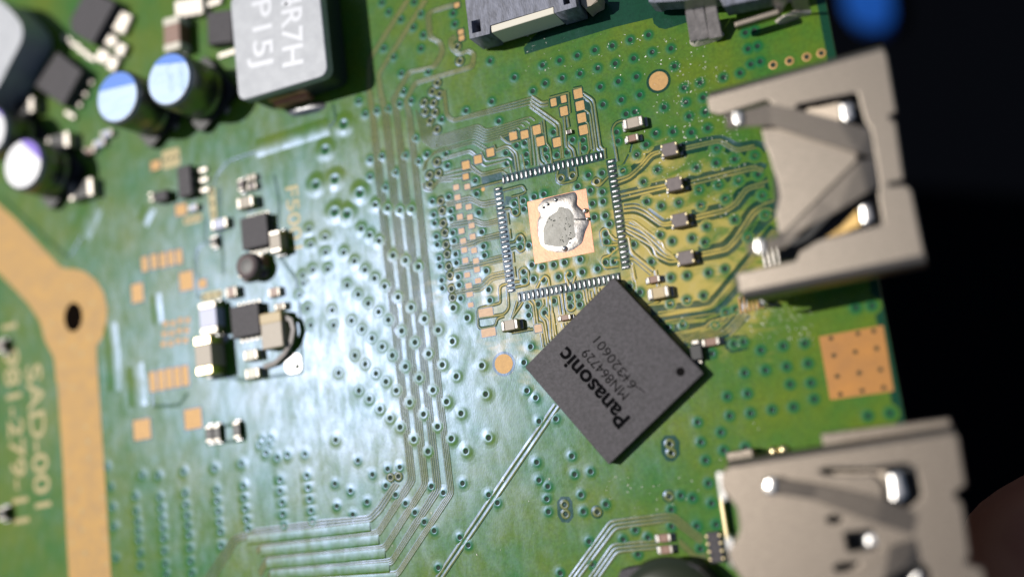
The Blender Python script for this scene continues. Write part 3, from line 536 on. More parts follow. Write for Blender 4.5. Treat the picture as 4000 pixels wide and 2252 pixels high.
def blob(name, pts, zf, mat, parent, rings=(1, .985, .95, .9, .82, .72, .6, .45, .2), n=96, seed=0.0):
    c = sum(pts, Vector((0, 0, 0))) / len(pts); per = []
    L_ = [(pts[(i + 1) % len(pts)] - pts[i]).length for i in range(len(pts))]; T = sum(L_)
    for k in range(n):
        d = T * k / n; i = 0
        while d > L_[i]: d -= L_[i]; i += 1
        per.append(pts[i].lerp(pts[(i + 1) % len(pts)], d / L_[i]))
    per = [(per[k - 1] + per[k] * 2 + per[(k + 1) % n]) / 4 for k in range(n)]
    v = []; f = []
    for j, r in enumerate(rings):
        for k in range(n):
            p = c.lerp(per[k], r); p.z = zf(r, p); v.append(p)
    for j in range(len(rings) - 1):
        for k in range(n): f.append((j * n + k, j * n + (k + 1) % n, (j + 1) * n + (k + 1) % n, (j + 1) * n + k))
    f.append([(len(rings) - 1) * n + k for k in range(n)])
    if area2(pts) < 0: f = [list(q)[::-1] for q in f]
    return mesh(name, v, f, mat, parent, True)
def nz(p, s, o=0.0): return noise.noise(Vector((p.x * s + o, p.y * s, o)))
blob('solder_residue', ats('a5', [(285,370),(440,330),(600,295),(755,258),(790,340),(775,460),(870,540),(905,600),(915,690),(965,660),(960,740),(905,850),(860,1030),(720,1130),(600,1168),(480,1165),(350,1140),(240,1060),(190,900),(190,680),(235,620),(195,540),(190,480),(240,420)]),
     lambda r, p: .023 + .1 * (1 - r ** 7) + (.045 * nz(p, .6) + .012 * nz(p, 2.0, 3)) * (1 - r ** 8), SOLD, board)
blob('flux_residue', ats('a5', [(520,480),(660,470),(730,590),(760,760),(760,950),(670,985),(630,1070),(480,1085),(295,1055),(280,830),(360,640),(490,560)]), lambda r, p: .13 + .06 * (1 - r ** 3) + .05 * nz(p, 1.2, 5) * (1 - r), FLUX, board, rings=(1, .85, .6, .3))
for x, y, r in ((600,1110,.22),(470,390,.16),(350,455,.14),(285,500,.12),(905,550,.2),(945,670,.15)):
    p = at('a5', x, y); d_ = link('solder_bead', via_mesh('bead', [(r, .1, 0), (r * .9, .2, 0), (r * .6, .28, 0), (r * .25, .31, 0)], [STEELB, STEELB], 14), board, (p.x, p.y, 0))
for i in range(46):
    x, y = random.uniform(330, 700), random.uniform(600, 1030)
    p = at('a5', x, y)
    if i < 30: disc('flux_pit', p, random.uniform(.025, .05), .13, .215, HOLE, board, 6)
# --- printed writing under the mask --------------------------------------------------------
text('lettering', 'SAD-001', at('d3', 140, 318), at('d3', 192, 1082), 2.0, .006, GOLDM, board, .012)
text('lettering', '1-981-279-11', at('d3', 12, 100), at('d3', 78, 1165), 1.95, .006, GOLDM, board, .012)
text('lettering', 'F5001', at('b7', 1435, 285), at('b7', 1500, 1135), 1.3, .006, GOLDM, board, .006)
# --- flux flecks and lint near the ports ---------------------------------------------------
v, f = [], []
def fleck(p, s, t, asp):
    a = Vector((math.cos(t), math.sin(t), .25)) * s; b = Vector((-math.sin(t), math.cos(t), .1)) * s * asp; k = len(v); q = Vector((p.x, p.y, .02))
    v.extend((q - a, q + b, q + a, q - b)); f.append((k, k + 1, k + 2, k + 3))
for c, x0, y0, x1, y1, n in (('s', 2540, 150, 2760, 420, 70), ('s', 2640, 250, 2850, 560, 90), ('s', 2480, 430, 2960, 700, 120), ('s', 2560, 640, 2900, 860, 80), ('s', 2880, 1190, 3180, 1350, 110), ('s', 2050, 120, 2560, 300, 60), ('s', 2900, 1090, 3150, 1240, 50), ('s', 2350, 1850, 2700, 2050, 40), ('s', 1300, 700, 3000, 2200, 90)):
    for i in range(n):
        p = at(c, random.uniform(x0, x1), random.uniform(y0, y1)); fleck(p, random.uniform(.03, .11), random.uniform(0, 6.3), random.uniform(.12, .5))
o = mesh('residue_flecks', v, f, FLECK, board); o['kind'] = 'stuff'
# ---------------------------------------------------------------- small parts soldered to the board
def chip_cap(name, label, cat, c, x, y, L_, w, h, body, vert=False, group=None, term=None, solder=True, rz=0.0, tl=.22):
    p = at(c, x, y, h); t = thing(name, label, cat, (p.x, p.y, 0), group)
    if vert: rz += math.pi / 2
    q = Vector((p.x, p.y, 0)); d = Vector((math.cos(rz), math.sin(rz), 0))
    boxp('body', q, L_ * (1 - 2 * tl) + .02, w * .96, .03, h - .015, body, t, .03, rz)
    for s in (-1, 1):
        e = boxp('terminal', q + d * s * L_ * (.5 - tl / 2), L_ * tl, w, .02, h, term or TERM, t, min(.09, L_ * tl * .3), rz)
        if solder: prism('solder_joint', rrect(q + d * s * (L_ * .5 + .06), .34, w * .95, rz, .08), .012, h * .3, TIN, t, .08, 2)
    return t
G1 = 'ceramic capacitors soldered on the board'
chip_cap('chip_capacitor', 'larger beige chip capacitor above a brown one, right of the gold pad columns', 'capacitor', 'c3', 900, 912, 1.6, .82, .85, BEIGE, group=G1)
chip_cap('chip_capacitor', 'small brown chip capacitor just below the larger beige one', 'capacitor', 'c3', 895, 1028, 1.02, .55, .55, BROWN, group=G1)
chip_cap('chip_capacitor', 'small brown chip capacitor just above the tan one near the loose chip corner', 'capacitor', 'a7', 415, 355, 1.02, .52, .5, BROWN, group=G1)
chip_cap('chip_capacitor', 'tan chip capacitor with silver ends, right of the loose chip top corner', 'capacitor', 'a7', 470, 495, 1.6, .85, .85, TAN, group=G1)
chip_cap('chip_capacitor', 'beige chip capacitor standing alone left of the loose chip', 'capacitor', 'a4', 1105, 1025, 1.45, .82, .85, BEIGE, group=G1)
chip_cap('chip_capacitor', 'tiny grey chip part below the copper pad triangle and above the top pad row', 'capacitor', 'a2', 655, 665, .5, .34, .3, FERR, group=G1, solder=False)
chip_cap('chip_resistor', 'narrow brown chip part partly beside the upper left edge of the loose chip', 'resistor', 'a8', 785, 685, 1.0, .42, .4, BROWN, group=G1)
chip_cap('chip_resistor', 'brown chip part with silver ends beside the round end pad, right of the loose chip', 'resistor', 'a7', 1025, 1020, 1.35, .58, .55, BROWN, group=G1)
chip_cap('chip_capacitor', 'upper of two brown chip capacitors near the bottom edge', 'capacitor', 'c11', 1130, 1160, 1.1, .6, .55, BROWN, group=G1)
chip_cap('chip_capacitor', 'lower of two brown chip capacitors near the bottom edge', 'capacitor', 'c11', 1144, 1247, 1.1, .6, .55, BROWN, group=G1)
p = at('a7', 868, 1110, .7); t = thing('chip_diode', 'small black chip part with one silver end touching the loose chip right edge', 'diode', (p.x, p.y, 0))
boxp('body', (p.x, p.y - .15), .85, 1.1, .05, .72, DARK, t, .05); boxp('terminal', (p.x + .0, p.y + .62), .6, .36, .03, .5, TERM, t, .08); boxp('terminal', (p.x, p.y - .85), .5, .3, .03, .3, TERM, t, .06)
words = ('topmost', 'second from the top', 'third from the top', 'lowest')
for i, (x, y) in enumerate(((585, 62), (637, 430), (693, 812), (757, 1213))):
    p = at('a6', x, y, .85); t = thing('choke_filter', f'{words[i]} of four dark square filters left of the upper port', 'filter', (p.x, p.y, 0), 'square filters between the bare pads and the port')
    boxp('body', p, 1.22, 1.02, .06, .85, FERR, t, .06)
    for sx in (-1, 1):
        for sy in (-1, 1):
            boxp('terminal', (p.x + sx * .56, p.y + sy * .34), .16, .24, .02, .87, TERMG, t, .05)
    for sx in (-1, 1):
        for sy in (-1, 1): prism('solder_joint', rrect((p.x + sx * .72, p.y + sy * .34), .3, .26, 0, .08), .012, .16, TIN, t, .06, 2)
p = at('c11', 1512, 1228, .6); t = thing('filter_array', 'grey eight terminal chip array left of the lower port', 'filter', (p.x, p.y, 0))
boxp('body', p, 1.0, 2.15, .05, .6, EPOXY, t, .05)
for sx in (-1, 1):
    for k in range(4): boxp('terminal', (p.x + sx * .47, p.y + (k - 1.5) * .54), .2, .22, .02, .63, TERMG, t, .05)
# ---------------------------------------------------------------- the loose chip lying over the pads
ZT = 1.0
cc = [at('b1', x, y, ZT) for x, y in ((655, 10), (2, 665), (625, 1398), (1335, 720))]
cen = sum(cc, Vector((0, 0, 0))) / 4
ex = ((cc[3] - cc[0]) + (cc[2] - cc[1])).normalized(); ang = math.atan2(ex.y, ex.x)
chip = thing('loose_chip', 'loose square dark grey chip lying tilted across the pads with black maker lettering', 'chip', (cen.x, cen.y, 0))
bm = bmesh.new(); prism_bm(bm, rrect(cen, 10.0, 9.88, ang, .12, 3), .16, ZT, .05, 2); from_bm('body', bm, EPOXY, chip)
under = prism('underside', rect(cen, 9.8, 9.7, ang), .11, .17, DARK, chip)
a_, b_ = math.cos(ang), math.sin(ang)
for s in range(4):
    for i in range(22):
        k = (i - 10.5) * .4; lx, ly, w, h = ((k, 4.55, .2, .6), (k, -4.5, .2, .6), (4.6, k, .6, .2), (-4.6, k, .6, .2))[s]
        q = (cen.x + a_ * lx - b_ * ly, cen.y + b_ * lx + a_ * ly)
        if s in (0, 2): boxp('contact', q, w, h, .06, .12, TIN, chip, 0, ang)
def bt(x, y): return at('b1', x, y, ZT)
text('lettering', 'Panasonic', bt(788, 1052), bt(312, 518), 1.28, ZT + .004, INK, chip, .03)
text('lettering', 'MN864729', bt(782, 872), bt(466, 528), .74, ZT + .004, SCR, chip, 0)
text('lettering', '61320601', bt(838, 800), bt(560, 440), .74, ZT + .004, SCR, chip, -.004)
disc('pin_mark', bt(1160, 707), .33, ZT - .02, ZT + .003, SCR, chip, 24)
def scratch(pts, w):
    P = [bt(x, y) for x, y in pts]
    sweep('scratch', P, [(-w, ZT + .0045), (w, ZT + .0045)], [SCR], chip, [0])
scratch([(815, 812), (850, 826), (895, 862)], .035); scratch([(705, 725), (735, 745)], .06); scratch([(740, 722), (772, 768)], .05)
# ---------------------------------------------------------------- metal ports
def plate(name, outer, holes, z, th, mat, parent, bevel=.12):
    cu = bpy.data.curves.new(name, 'CURVE'); cu.dimensions = '2D'; cu.fill_mode = 'BOTH'; cu.extrude = th / 2 - bevel * .5; cu.bevel_depth = bevel; cu.bevel_resolution = 2; cu.offset = -bevel
    for pts in [outer] + holes:
        sp = cu.splines.new('POLY'); sp.points.add(len(pts) - 1); sp.use_cyclic_u = True
        for q, p_ in zip(sp.points, pts): q.co = (p_.x, p_.y, 0, 1)
    o = bpy.data.objects.new(name, cu); col.objects.link(o)
    me = bpy.data.meshes.new_from_object(o.evaluated_get(bpy.context.evaluated_depsgraph_get())); bpy.data.objects.remove(o); bpy.data.curves.remove(cu)
    off = origin(parent)
    for v_ in me.vertices: v_.co += Vector((0, 0, z - th / 2)) - off
    me.materials.clear(); me.materials.append(mat); me.update()
    return link(name, me, parent)
def soft(pts, r=.25, n=3):
    out = []; m_ = len(pts)
    for i in range(m_):
        a, b = pts[i - 1] - pts[i], pts[(i + 1) % m_] - pts[i]; q = min(r, a.length * .4, b.length * .4)
        p0, p1 = pts[i] + a.normalized() * q, pts[i] + b.normalized() * q
        for k in range(n + 1):
            t = k / n; out.append(p0 * (1 - t) ** 2 + pts[i] * 2 * t * (1 - t) + p1 * t * t)
    return out
def ramp(name, c, left, right, zl, zr, th, mat, parent, n=8, curl=0.0):
    """a bent strip: left and right are its two long edges (same length lists), height running from zl to zr"""
    def edge(L_):
        P = []
        for i, (x, y) in enumerate(L_):
            t = i / (len(L_) - 1); z = zl + (zr - zl) * t; P.append((x, y, z))
        return P
    A, B = edge(left), edge(right); v, f = [], []
    for (x, y, z), (x2, y2, z2) in zip(A, B):
        p, q = at(c, x, y, z), at(c, x2, y2, z2); v += [p, q, q - Vector((0, 0, th)), p - Vector((0, 0, th))]
    k = len(A)
    for i in range(k - 1):
        for j in range(4): f.append((i * 4 + j, i * 4 + (j + 1) % 4, (i + 1) * 4 + (j + 1) % 4, (i + 1) * 4 + j))
    f += [(3, 2, 1, 0), tuple(4 * (k - 1) + j for j in range(4))]
    bm = bmesh.new(); vv = [bm.verts.new(p) for p in v]
    for q in f: bm.faces.new([vv[i] for i in q])
    bmesh.ops.recalc_face_normals(bm, faces=bm.faces)
    bmesh.ops.bevel(bm, geom=list(bm.edges), offset=.05, segments=2, affect='EDGES')
    return from_bm(name, bm, mat, parent)
def wall(name, a, b, z0, z1, th, mat, parent):
    d = (b - a); d.z = 0; L_ = d.length; rz = math.atan2(d.y, d.x); m_ = (a + b) / 2
    return boxp(name, m_, L_, th, z0, z1, mat, parent, .12, rz)
def knob(name, c, pts, z0, z1, mat, parent, bevel=.22):
    bm = bmesh.new(); prism_bm(bm, ats(c, pts, z1), z0, z1, bevel, 4); o = from_bm(name, bm, mat, parent)
    return o
Z = 6.2
ctr = at('b2', 950, 950, Z)
port = thing('video_port', 'upper metal video port shell with V shaped spring, overhanging the board edge', 'port', (ctr.x, ctr.y, 0), 'metal video ports along the board edge')
out = ats('b2', [(112,378),(1440,15),(1464,70),(1535,500),(1480,518),(1486,545),(1528,556),(1590,1000),(1470,1024),(1480,1040),(1600,1030),(1645,1070),(1745,1562),(372,1842),(335,1690),(790,1590),(800,1530),(950,1440),(1425,1325),(1388,1095),(1402,1040),(1335,620),(1288,560),(1238,350),(790,442),(785,478),(620,455),(572,405),(215,520),(132,492)], Z)
plate('shell', soft(out, .22), [], Z, .3, STEEL, port)
wall('side_wall', at('b2', 150, 385, Z) + Vector((0, -.12, 0)), at('b2', 1430, 35, Z) + Vector((0, -.12, 0)), .4, Z - .2, .3, STEEL, port)
wall('side_wall', at('b2', 400, 1815, Z) + Vector((0, .1, 0)), at('b2', 1730, 1545, Z) + Vector((0, .1, 0)), .9, Z - .2, .3, STEEL, port)
tong = ats('b2', [(515,600),(620,590),(860,672),(1235,790),(1250,830),(1235,865),(700,1395),(655,1405),(640,1330),(625,1250),(660,1120),(640,1000),(600,900),(575,800),(545,740)], Z - .12)
plate('tongue', soft(tong, .2), [], Z - .12, .3, STEEL, port)
ramp('spring', 'b2', [(1340,622),(1100,548),(860,488),(580,425),(400,478),(250,505)], [(1370,830),(1252,800),(830,672),(600,590),(400,600),(262,622)], Z + .05, Z + 1.0, .22, STEEL, port)
ramp('spring', 'b2', [(1368,828),(1250,855),(960,1140),(700,1388),(560,1440),(410,1465)], [(1402,1038),(1312,1092),(1090,1230),(850,1358),(700,1500),(430,1550)], Z + .05, Z + 1.0, .22, STEEL, port)
knob('spring_tip', 'b2', [(305,485),(380,478),(385,575),(345,590),(305,570)], Z + .7, Z + 1.12, STEELB, port, .2)
knob('spring_tip', 'b2', [(468,1440),(545,1425),(555,1540),(510,1555),(468,1520)], Z + .7, Z + 1.12, STEELB, port, .2)
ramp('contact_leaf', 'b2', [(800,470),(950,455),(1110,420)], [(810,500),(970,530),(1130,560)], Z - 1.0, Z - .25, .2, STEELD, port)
knob('leaf_tip', 'b2', [(1100,425),(1195,405),(1222,530),(1150,575),(1110,540)], Z - 1.0, Z - .1, STEELB, port, .25)
ramp('contact_leaf', 'b2', [(1000,1425),(1120,1340),(1245,1210)], [(1010,1440),(1130,1395),(1265,1330)], Z - 1.4, Z - .5, .2, BRASS, port)
knob('leaf_tip', 'b2', [(1250,1185),(1330,1160),(1365,1290),(1300,1335),(1262,1320)], Z - 1.2, Z - .2, STEELB, port, .25)
def fold(a, b, z, r, side, mat, parent):
    d = (b - a).normalized(); prof = [(side * (r * math.sin(t) - r * .25), z - r + r * math.cos(t) + .004) for t in [k * math.pi / 12 for k in range(7)]]
    prof = [(side * -r * .9, z + .002)] + prof + [(prof[-1][0], z - 2.2)]
    return sweep('fold', [a, b], prof, [mat], parent, [0] * 8)
fold(at('b2', 130, 372, Z), at('b2', 1432, 18, Z), Z, .55, 1, STEEL, port)
fold(at('b2', 372, 1842, Z), at('b2', 1742, 1565, Z), Z, .6, -1, STEEL, port)
fold(at('b2', 345, 1700, Z), at('b2', 372, 1835, Z), Z, .35, -1, STEEL, port)
prism('insulator', ats('b2', [(620,500),(1490,330),(1660,1500),(700,1640)], 2.0), .3, Z - 1.6, DARK, port)
for k in range(6):
    q = at('b3', 365 + k * 32, 1095 - k * 8); boxp('pin', q, .16, 1.2, .02, .12, GOLD, port, .04)
for k in range(5):
    q = at('b3', 545 + k * 35, 745 - k * 8); boxp('pin', q, .22, 1.3, .02, .2, TERM, port, .04)
blob('solder_joint', ats('b3', [(480,1030),(510,1012),(560,1050),(610,1075),(640,1100),(560,1115),(505,1105),(490,1070)]), lambda r, p: .012 + .35 * (1 - r * r), TIN, port, n=24)
wall('mounting_leg', at('b3', 515, 1040), at('b3', 580, 1095), .05, 1.6, .3, STEELB, port)
# lower port
ctr = at('b4', 1300, 900, Z)
port = thing('video_port', 'lower metal video port shell with slots and bright contact tips, cut by the bottom edge', 'port', (ctr.x, ctr.y, 0), 'metal video ports along the board edge')
out = ats('b4', [(200,430),(1100,290),(2290,112),(2330,140),(2402,600),(2330,640),(2290,690),(2368,745),(2440,1250),(2395,1285),(2420,1310),(2560,1345),(2680,2000),(700,2150),(420,1640),(335,1440),(240,1310),(215,1200),(290,1090),(328,1000),(300,800),(215,705),(160,640),(150,510)], Z)
holes = [ats('b4', h, Z) for h in ([(1055,462),(1130,440),(1500,448),(1850,400),(1945,450),(1988,690),(1885,785),(1700,772),(1660,690),(1630,560),(1540,485),(1110,492)], [(1120,905),(1190,870),(1265,895),(1250,925),(1150,935)],
         [(1288,1035),(1540,1000),(1600,1165),(1320,1195)], [(1190,1345),(1260,1310),(1425,1300),(1330,1365),(1215,1380)], [(1620,1480),(1980,1310),(2060,1380),(2110,1640),(1700,1700)])]
plate('shell', soft(out, .25), [soft(h, .12)[::-1] for h in holes], Z, .3, STEEL2, port)
wall('side_wall', at('b4', 230, 450, Z) + Vector((0, -.1, 0)), at('b4', 2280, 130, Z) + Vector((0, -.1, 0)), .5, Z - .2, .3, STEEL2, port)
fold(at('b4', 215, 428, Z), at('b4', 2290, 114, Z), Z, .6, 1, STEEL2, port)
wall('flange', at('b4', 1080, 195, 4.2), at('b4', 2270, 50, 4.2), 3.7, 4.25, 1.1, STEEL2, port)
wall('side_tab', at('b4', 205, 345, 1.5), at('b4', 455, 300, 1.5), .3, 1.5, .8, STEEL2, port)
for x, y in ((175, 600), (260, 1200)):
    q = at('b4', x, y, Z - .3); wall('rolled_edge', q + Vector((-.05, -1.0, 0)), q + Vector((-.05, 1.0, 0)), Z - 1.2, Z - .1, .5, STEELB, port)
ramp('spring', 'b4', [(2000,870),(1640,705),(1050,585),(660,530)], [(1960,1060),(1560,940),(1000,730),(650,670)], Z + .03, Z + .95, .22, STEEL2, port)
ramp('spring', 'b4', [(1960,1060),(1700,1150),(1400,1433),(1000,1800)], [(2000,1300),(1860,1330),(1640,1470),(1250,1830)], Z + .03, Z + .95, .22, STEEL2, port)
knob('spring_tip', 'b4', [(560,530),(640,515),(670,560),(655,680),(570,680),(535,610)], Z + .6, Z + 1.2, STEELB, port, .3)
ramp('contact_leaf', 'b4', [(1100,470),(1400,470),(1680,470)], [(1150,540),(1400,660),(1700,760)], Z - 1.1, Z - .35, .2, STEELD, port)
knob('leaf_tip', 'b4', [(1665,480),(1810,462),(1868,690),(1795,755),(1695,765)], Z - .8, Z - .02, STEELB, port, .35)
knob('leaf_tip', 'b4', [(1460,1040),(1600,1012),(1615,1160),(1465,1170)], Z - .8, Z - .02, STEELB, port, .3)
knob('leaf_tip', 'b4', [(1860,1440),(1960,1350),(2010,1420),(2000,1600),(1900,1600)], Z - .8, Z - .02, STEELB, port, .3)
prism('insulator', ats('b4', [(500,600),(2200,350),(2400,1800),(700,1900)], 2.0), .3, Z - 1.5, DARK, port)
for x, y in ((635, 285), (725, 270)):
    q = at('b4', x, y, .2); link('solder_joint', via_mesh('joint', [(.42, .01, 0), (.4, .2, 0), (.25, .42, 0), (.1, .48, 0)], [TERMG, TERMG], 16), port, Vector((q.x, q.y, 0)) - port.location)
boxp('pin_row', at('b4', 185, 900, .6), .35, 3.2, .1, .7, TERMG, port, .1)
# metal legs of a connector at the top edge
q0 = at('b6', 1300, -80, 3)
conn = thing('edge_connector', 'dark connector at the top edge standing on ribbed metal legs', 'connector', (q0.x, q0.y, 0))
prism('housing', ats('b6', [(330,-300),(380,20),(460,35),(500,10),(1190,-40),(1215,75),(1700,-30),(2100,-130),(2100,-500),(330,-500)], 2.8), .8, 2.8, SCUFF, conn, .12, 2)
for k, (a, b) in enumerate((((780, 60), (845, 470)), ((880, 40), (930, 455)), ((1000, 30), (1060, 440)))):
    w = (100, 110, 130)[k]
    ramp('leg', 'b6', [(a[0], a[1] - 60), (a[0] + 10, a[1] + 60), b], [(a[0] + w, a[1] - 80), (a[0] + w + 8, a[1] + 40), (b[0] + w + 20, b[1] - 35)], 4.2, .8, .3 + .1 * (k == 1), LEG, conn)
blob('solder_joint', ats('b6', [(832,455),(850,510),(900,530),(1000,510),(1180,450),(1240,390),(1200,340),(1050,380),(930,420),(860,430)]), lambda r, p: .012 + .9 * (1 - r * r), FOOT, conn, n=36)
wall('rail', at('b6', 1340, 275, 2.2), at('b6', 1850, 120, 2.2), 1.3, 2.2, .45, STEEL, conn)
ramp('leg', 'b6', [(1765,-60), (1770,30), (1800,120)], [(1930,-60), (1920,30), (1850,150)], 4.2, 1.2, .3, LEG, conn)
ramp('leg', 'b6', [(1990,-60), (1990,30), (2010,120)], [(2150,-80), (2160,10), (2190,100)], 4.2, .8, .3, LEG, conn)
blob('solder_joint', ats('b6', [(1780,235),(1830,275),(1900,270),(2050,210),(2200,160),(2200,100),(2080,105),(1960,150),(1850,215)]), lambda r, p: .012 + .8 * (1 - r * r), FOOT, conn, n=36)
# flat cable connector
q0 = at('b5', 1200, 100, 3.0)
fc = thing('ribbon_connector', 'scuffed dark grey ribbon connector with a cream latch bar at the top edge', 'connector', (q0.x, q0.y, 0))
sq = ats('b5', [(520,308),(640,275),(660,450),(535,480)], 3.0); sq2 = ats('b5', [(1830,-30),(1920,-50),(1940,50),(1850,75)], 3.0)
plate('housing', ats('b5', [(400,-230),(430,0),(495,562),(785,490),(790,370),(1705,92),(1715,190),(2035,100),(2010,-60),(1960,-500)], 3.0), [sq, sq2], 3.0, 2.7, SCUFF, fc, .03)
prism('latch_bar', ats('b5', [(795,372),(1700,94),(1708,195),(812,472)], 2.9), .5, 2.9, CREAM, fc, .06, 2)
prism('socket_floor', ats('b5', [(500,290),(670,260),(690,470),(510,500)], 1.0), .5, 1.0, BROWN, fc)
prism('ribbed_end', ats('b5', [(2060,-100),(2090,60),(2160,130),(2230,70),(2330,20),(2340,-100)], 2.0), .2, 2.0, BEIGE, fc, .1, 1)
# round black choke cut by the bottom edge
cp = ats('c11', [(770,1500),(805,1395),(985,1365),(1310,1338),(1390,1370),(1470,1450),(1600,1650),(1500,1950),(900,2000),(760,1750)], 2.2)
q0 = sum(cp, Vector((0, 0, 0))) / len(cp)
chk = thing('power_choke', 'black moulded choke with a glossy rounded face, cut by the bottom edge', 'inductor', (q0.x, q0.y, 0))
prism('housing', cp, .1, 2.2, EPOXY, chk, .15, 2)
q1 = at('c11', 1180, 1740, 2.2)
link('dome', via_mesh('dome_shape', [(4.1, 1.9, 0), (3.9, 2.2, 0), (3.2, 2.5, 0), (2.0, 2.7, 0), (.8, 2.8, 0)], [GREENB, GREENB], 40), chk, (q1.x - q0.x, q1.y - q0.y, 0))
# ---------------------------------------------------------------- defocused parts at the left
H = 4.0
e = ats('d1', [(160,-330),(1230,-560),(1225,0),(1292,800),(1270,870),(300,1195),(235,1150),(175,500)], H); q0 = at('d1', 700, 300, H)
ind = thing('power_inductor', 'large pale grey block inductor with faint 4R7H lettering at the top edge', 'inductor', (q0.x, q0.y, 0), 'grey block inductors')
ang_b = 0.0
xs = (at('d1', 1262, 400, H).x + at('d1', 1285, 750, H).x) / 2; x0 = at('d1', 185, 500, H).x; y0 = (at('d1', 300, 1195, H).y + at('d1', 1200, 900, H).y) / 2
prism('body', rrect(((xs + x0) / 2, y0 + 4.9), xs - x0, 9.8, 0, .8), 3.1, H, IND, ind, .15, 3)
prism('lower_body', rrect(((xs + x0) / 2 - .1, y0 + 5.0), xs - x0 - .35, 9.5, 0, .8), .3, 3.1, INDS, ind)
text('lettering', '4R7H', at('d1', 752, -90, H), at('d1', 772, 800, H), 2.1, H + .005, INDT, ind, .015)
text('lettering', 'P15J', at('d1', 405, 30, H), at('d1', 432, 800, H), 2.0, H + .005, INDT, ind, .01)
tq = at('d1', 830, 1110, 1.6)
boxp('terminal', tq, 3.9, .5, .9, 2.1, COPPER, ind, .1); boxp('terminal_step', tq + Vector((-.1, -.35, 0)), 3.6, .4, .1, 1.2, COPPER, ind, .08)
blob('solder_joint', ats('d1', [(800,1310),(880,1380),(1000,1370),(1200,1320),(1290,1260),(1250,1190),(1150,1200),(1000,1260),(870,1290)]), lambda r, p: .012 + .45 * (1 - r * r), TIN, ind, n=36)
q0 = at('W', 5, 90, H)
ind2 = thing('power_inductor', 'pale grey block inductor cut by the left edge at the top', 'inductor', (q0.x, q0.y, 0), 'grey block inductors')
pr = ats('c1', [(-330,-60),(-40,-20),(30,30),(110,110),(160,180),(172,260),(150,330),(60,500),(0,620),(-300,1050),(-700,700),(-600,200)], H)
prism('body', soft(pr, .5), .3, H, IND, ind2, .15, 3)
def can(label, cx, cy, r, h, chord, band, side, txt=None):
    p = at('c1', cx, cy, h); t = thing('can_capacitor', label, 'capacitor', (p.x, p.y, 0), 'round can capacitors')
    n = 48
    base = rrect(p, r * 2.1, r * 2.1, math.pi / 5, .6); prism('base', base, .05, .8, DARK, t, .05, 1)
    prof = [(r * .93, .8, 0), (r, 1.0, 0), (r, 1.5, 0), (r * .94, 1.7, 0), (r, 1.95, 0), (r, h - .35, 0), (r * .95, h - .1, 0), (r * .88, h, 0)]
    cm_ = via_mesh('can_shape', prof, [CANS, CANB if band is BLUE else CANT], 48); cm_.polygons[-1].use_smooth = False; link('can', cm_, t)
    a, b = at('c1', *chord[0], h), at('c1', *chord[1], h); d = (b - a).normalized(); nn = Vector((-d.y, d.x, 0)) * side
    P = []; rr = r * .9
    for k in range(n * 2):
        ang_ = 2 * math.pi * k / (n * 2); q = Vector((p.x + rr * math.cos(ang_), p.y + rr * math.sin(ang_), 0))
        if (q - a).dot(nn) > 0: P.append(q)
    lst = [(math.atan2(q.y - p.y, q.x - p.x), q) for q in P]
    base_a = math.atan2(nn.y, nn.x); lst = sorted(lst, key=lambda s: (s[0] - base_a + math.pi) % (2 * math.pi))
    prism('colour_band', [q for _, q in lst], h - .02, h + .012, band, t)
    for s in (-1, 1): boxp('lead', (p.x + s * r * .95 * math.cos(-.75), p.y + s * r * .95 * math.sin(-.75)), 1.3, .7, .03, .22, TERM, t, .08, -.75)
    if txt:
        for s, c0, c1_, cap in txt: text('lettering', s, at('c1', *c0, h), at('c1', *c1_, h), cap, h + .014, PALEB, t, 0)
    return t
can('round can capacitor with blue band, right one of the blue pair beside the inductor', 1258, 590, 2.55, 5.4, ((1090, 492), (1440, 470)), BLUE, 1, [('KEAB', (1330, 470), (1350, 690), .5), ('L80', (1240, 490), (1260, 690), .55)])
can('round can capacitor with blue band, left and lower one of the blue pair', 872, 722, 2.55, 5.4, ((730, 690), (1040, 618)), BLUE, 1)
can('round can capacitor with purple band, wholly in view at the left edge', 168, 1222, 2.6, 4.5, ((95, 1010), (352, 1245)), PURP, 1)
can('round can capacitor with purple band, half cut by the left edge', -95, 975, 2.6, 4.5, ((-30, 830), (100, 955)), PURP, 1)
# gull-wing chips near the cans
pa = ats('c1', [(425,385),(612,530),(470,790),(255,640)], 1.4); q0 = sum(pa, Vector((0, 0, 0))) / 4
t = thing('power_chip', 'dark grey chip with four silver legs, left of the blue can pair', 'chip', (q0.x, q0.y, 0), 'dark grey power chips in the top left corner')
prism('body', pa, .15, 1.4, EPOXY, t, .1, 2)
for x, y in ((655, 600), (612, 690), (568, 768), (520, 855)):
    p = at('c1', x, y, .3); boxp('leg', p, 1.5, .55, .03, .34, TERM, t, .12, -.62)
pb = ats('c1', [(640,-80),(860,20),(690,330),(530,240),(520,150)], 1.4); q0 = sum(pb, Vector((0, 0, 0))) / 5
t = thing('power_chip', 'dark grey chip with wide silver tabs at the top left', 'chip', (q0.x, q0.y, 0), 'dark grey power chips in the top left corner')
prism('body', pb, .15, 1.4, EPOXY, t, .1, 2)
for x, y in ((500, 290), (568, 340), (620, 385), (680, 430)):
    p = at('c1', x, y, .2); boxp('leg', p, 1.5, .6, .03, .3, TERM, t, .12, -.62)
for x, y, w, h in ((800,70,2.4,1.9),(905,165,2.0,2.2),(820,300,1.8,1.3),(900,370,1.3,1.4),(765,420,1.7,1.4),(840,475,1.3,1.5)):
    p = at('c1', x, y, .5); boxp('tab', p, w, h, .03, .55, TERM, t, .2, -.62)
chip_cap('chip_capacitor', 'brown chip capacitor with pale ends above the right blue can', 'capacitor', 'c1', 1278, 250, 3.3, 1.9, 1.6, BROWN, vert=True, group=G1, term=CREAM, rz=-.05)
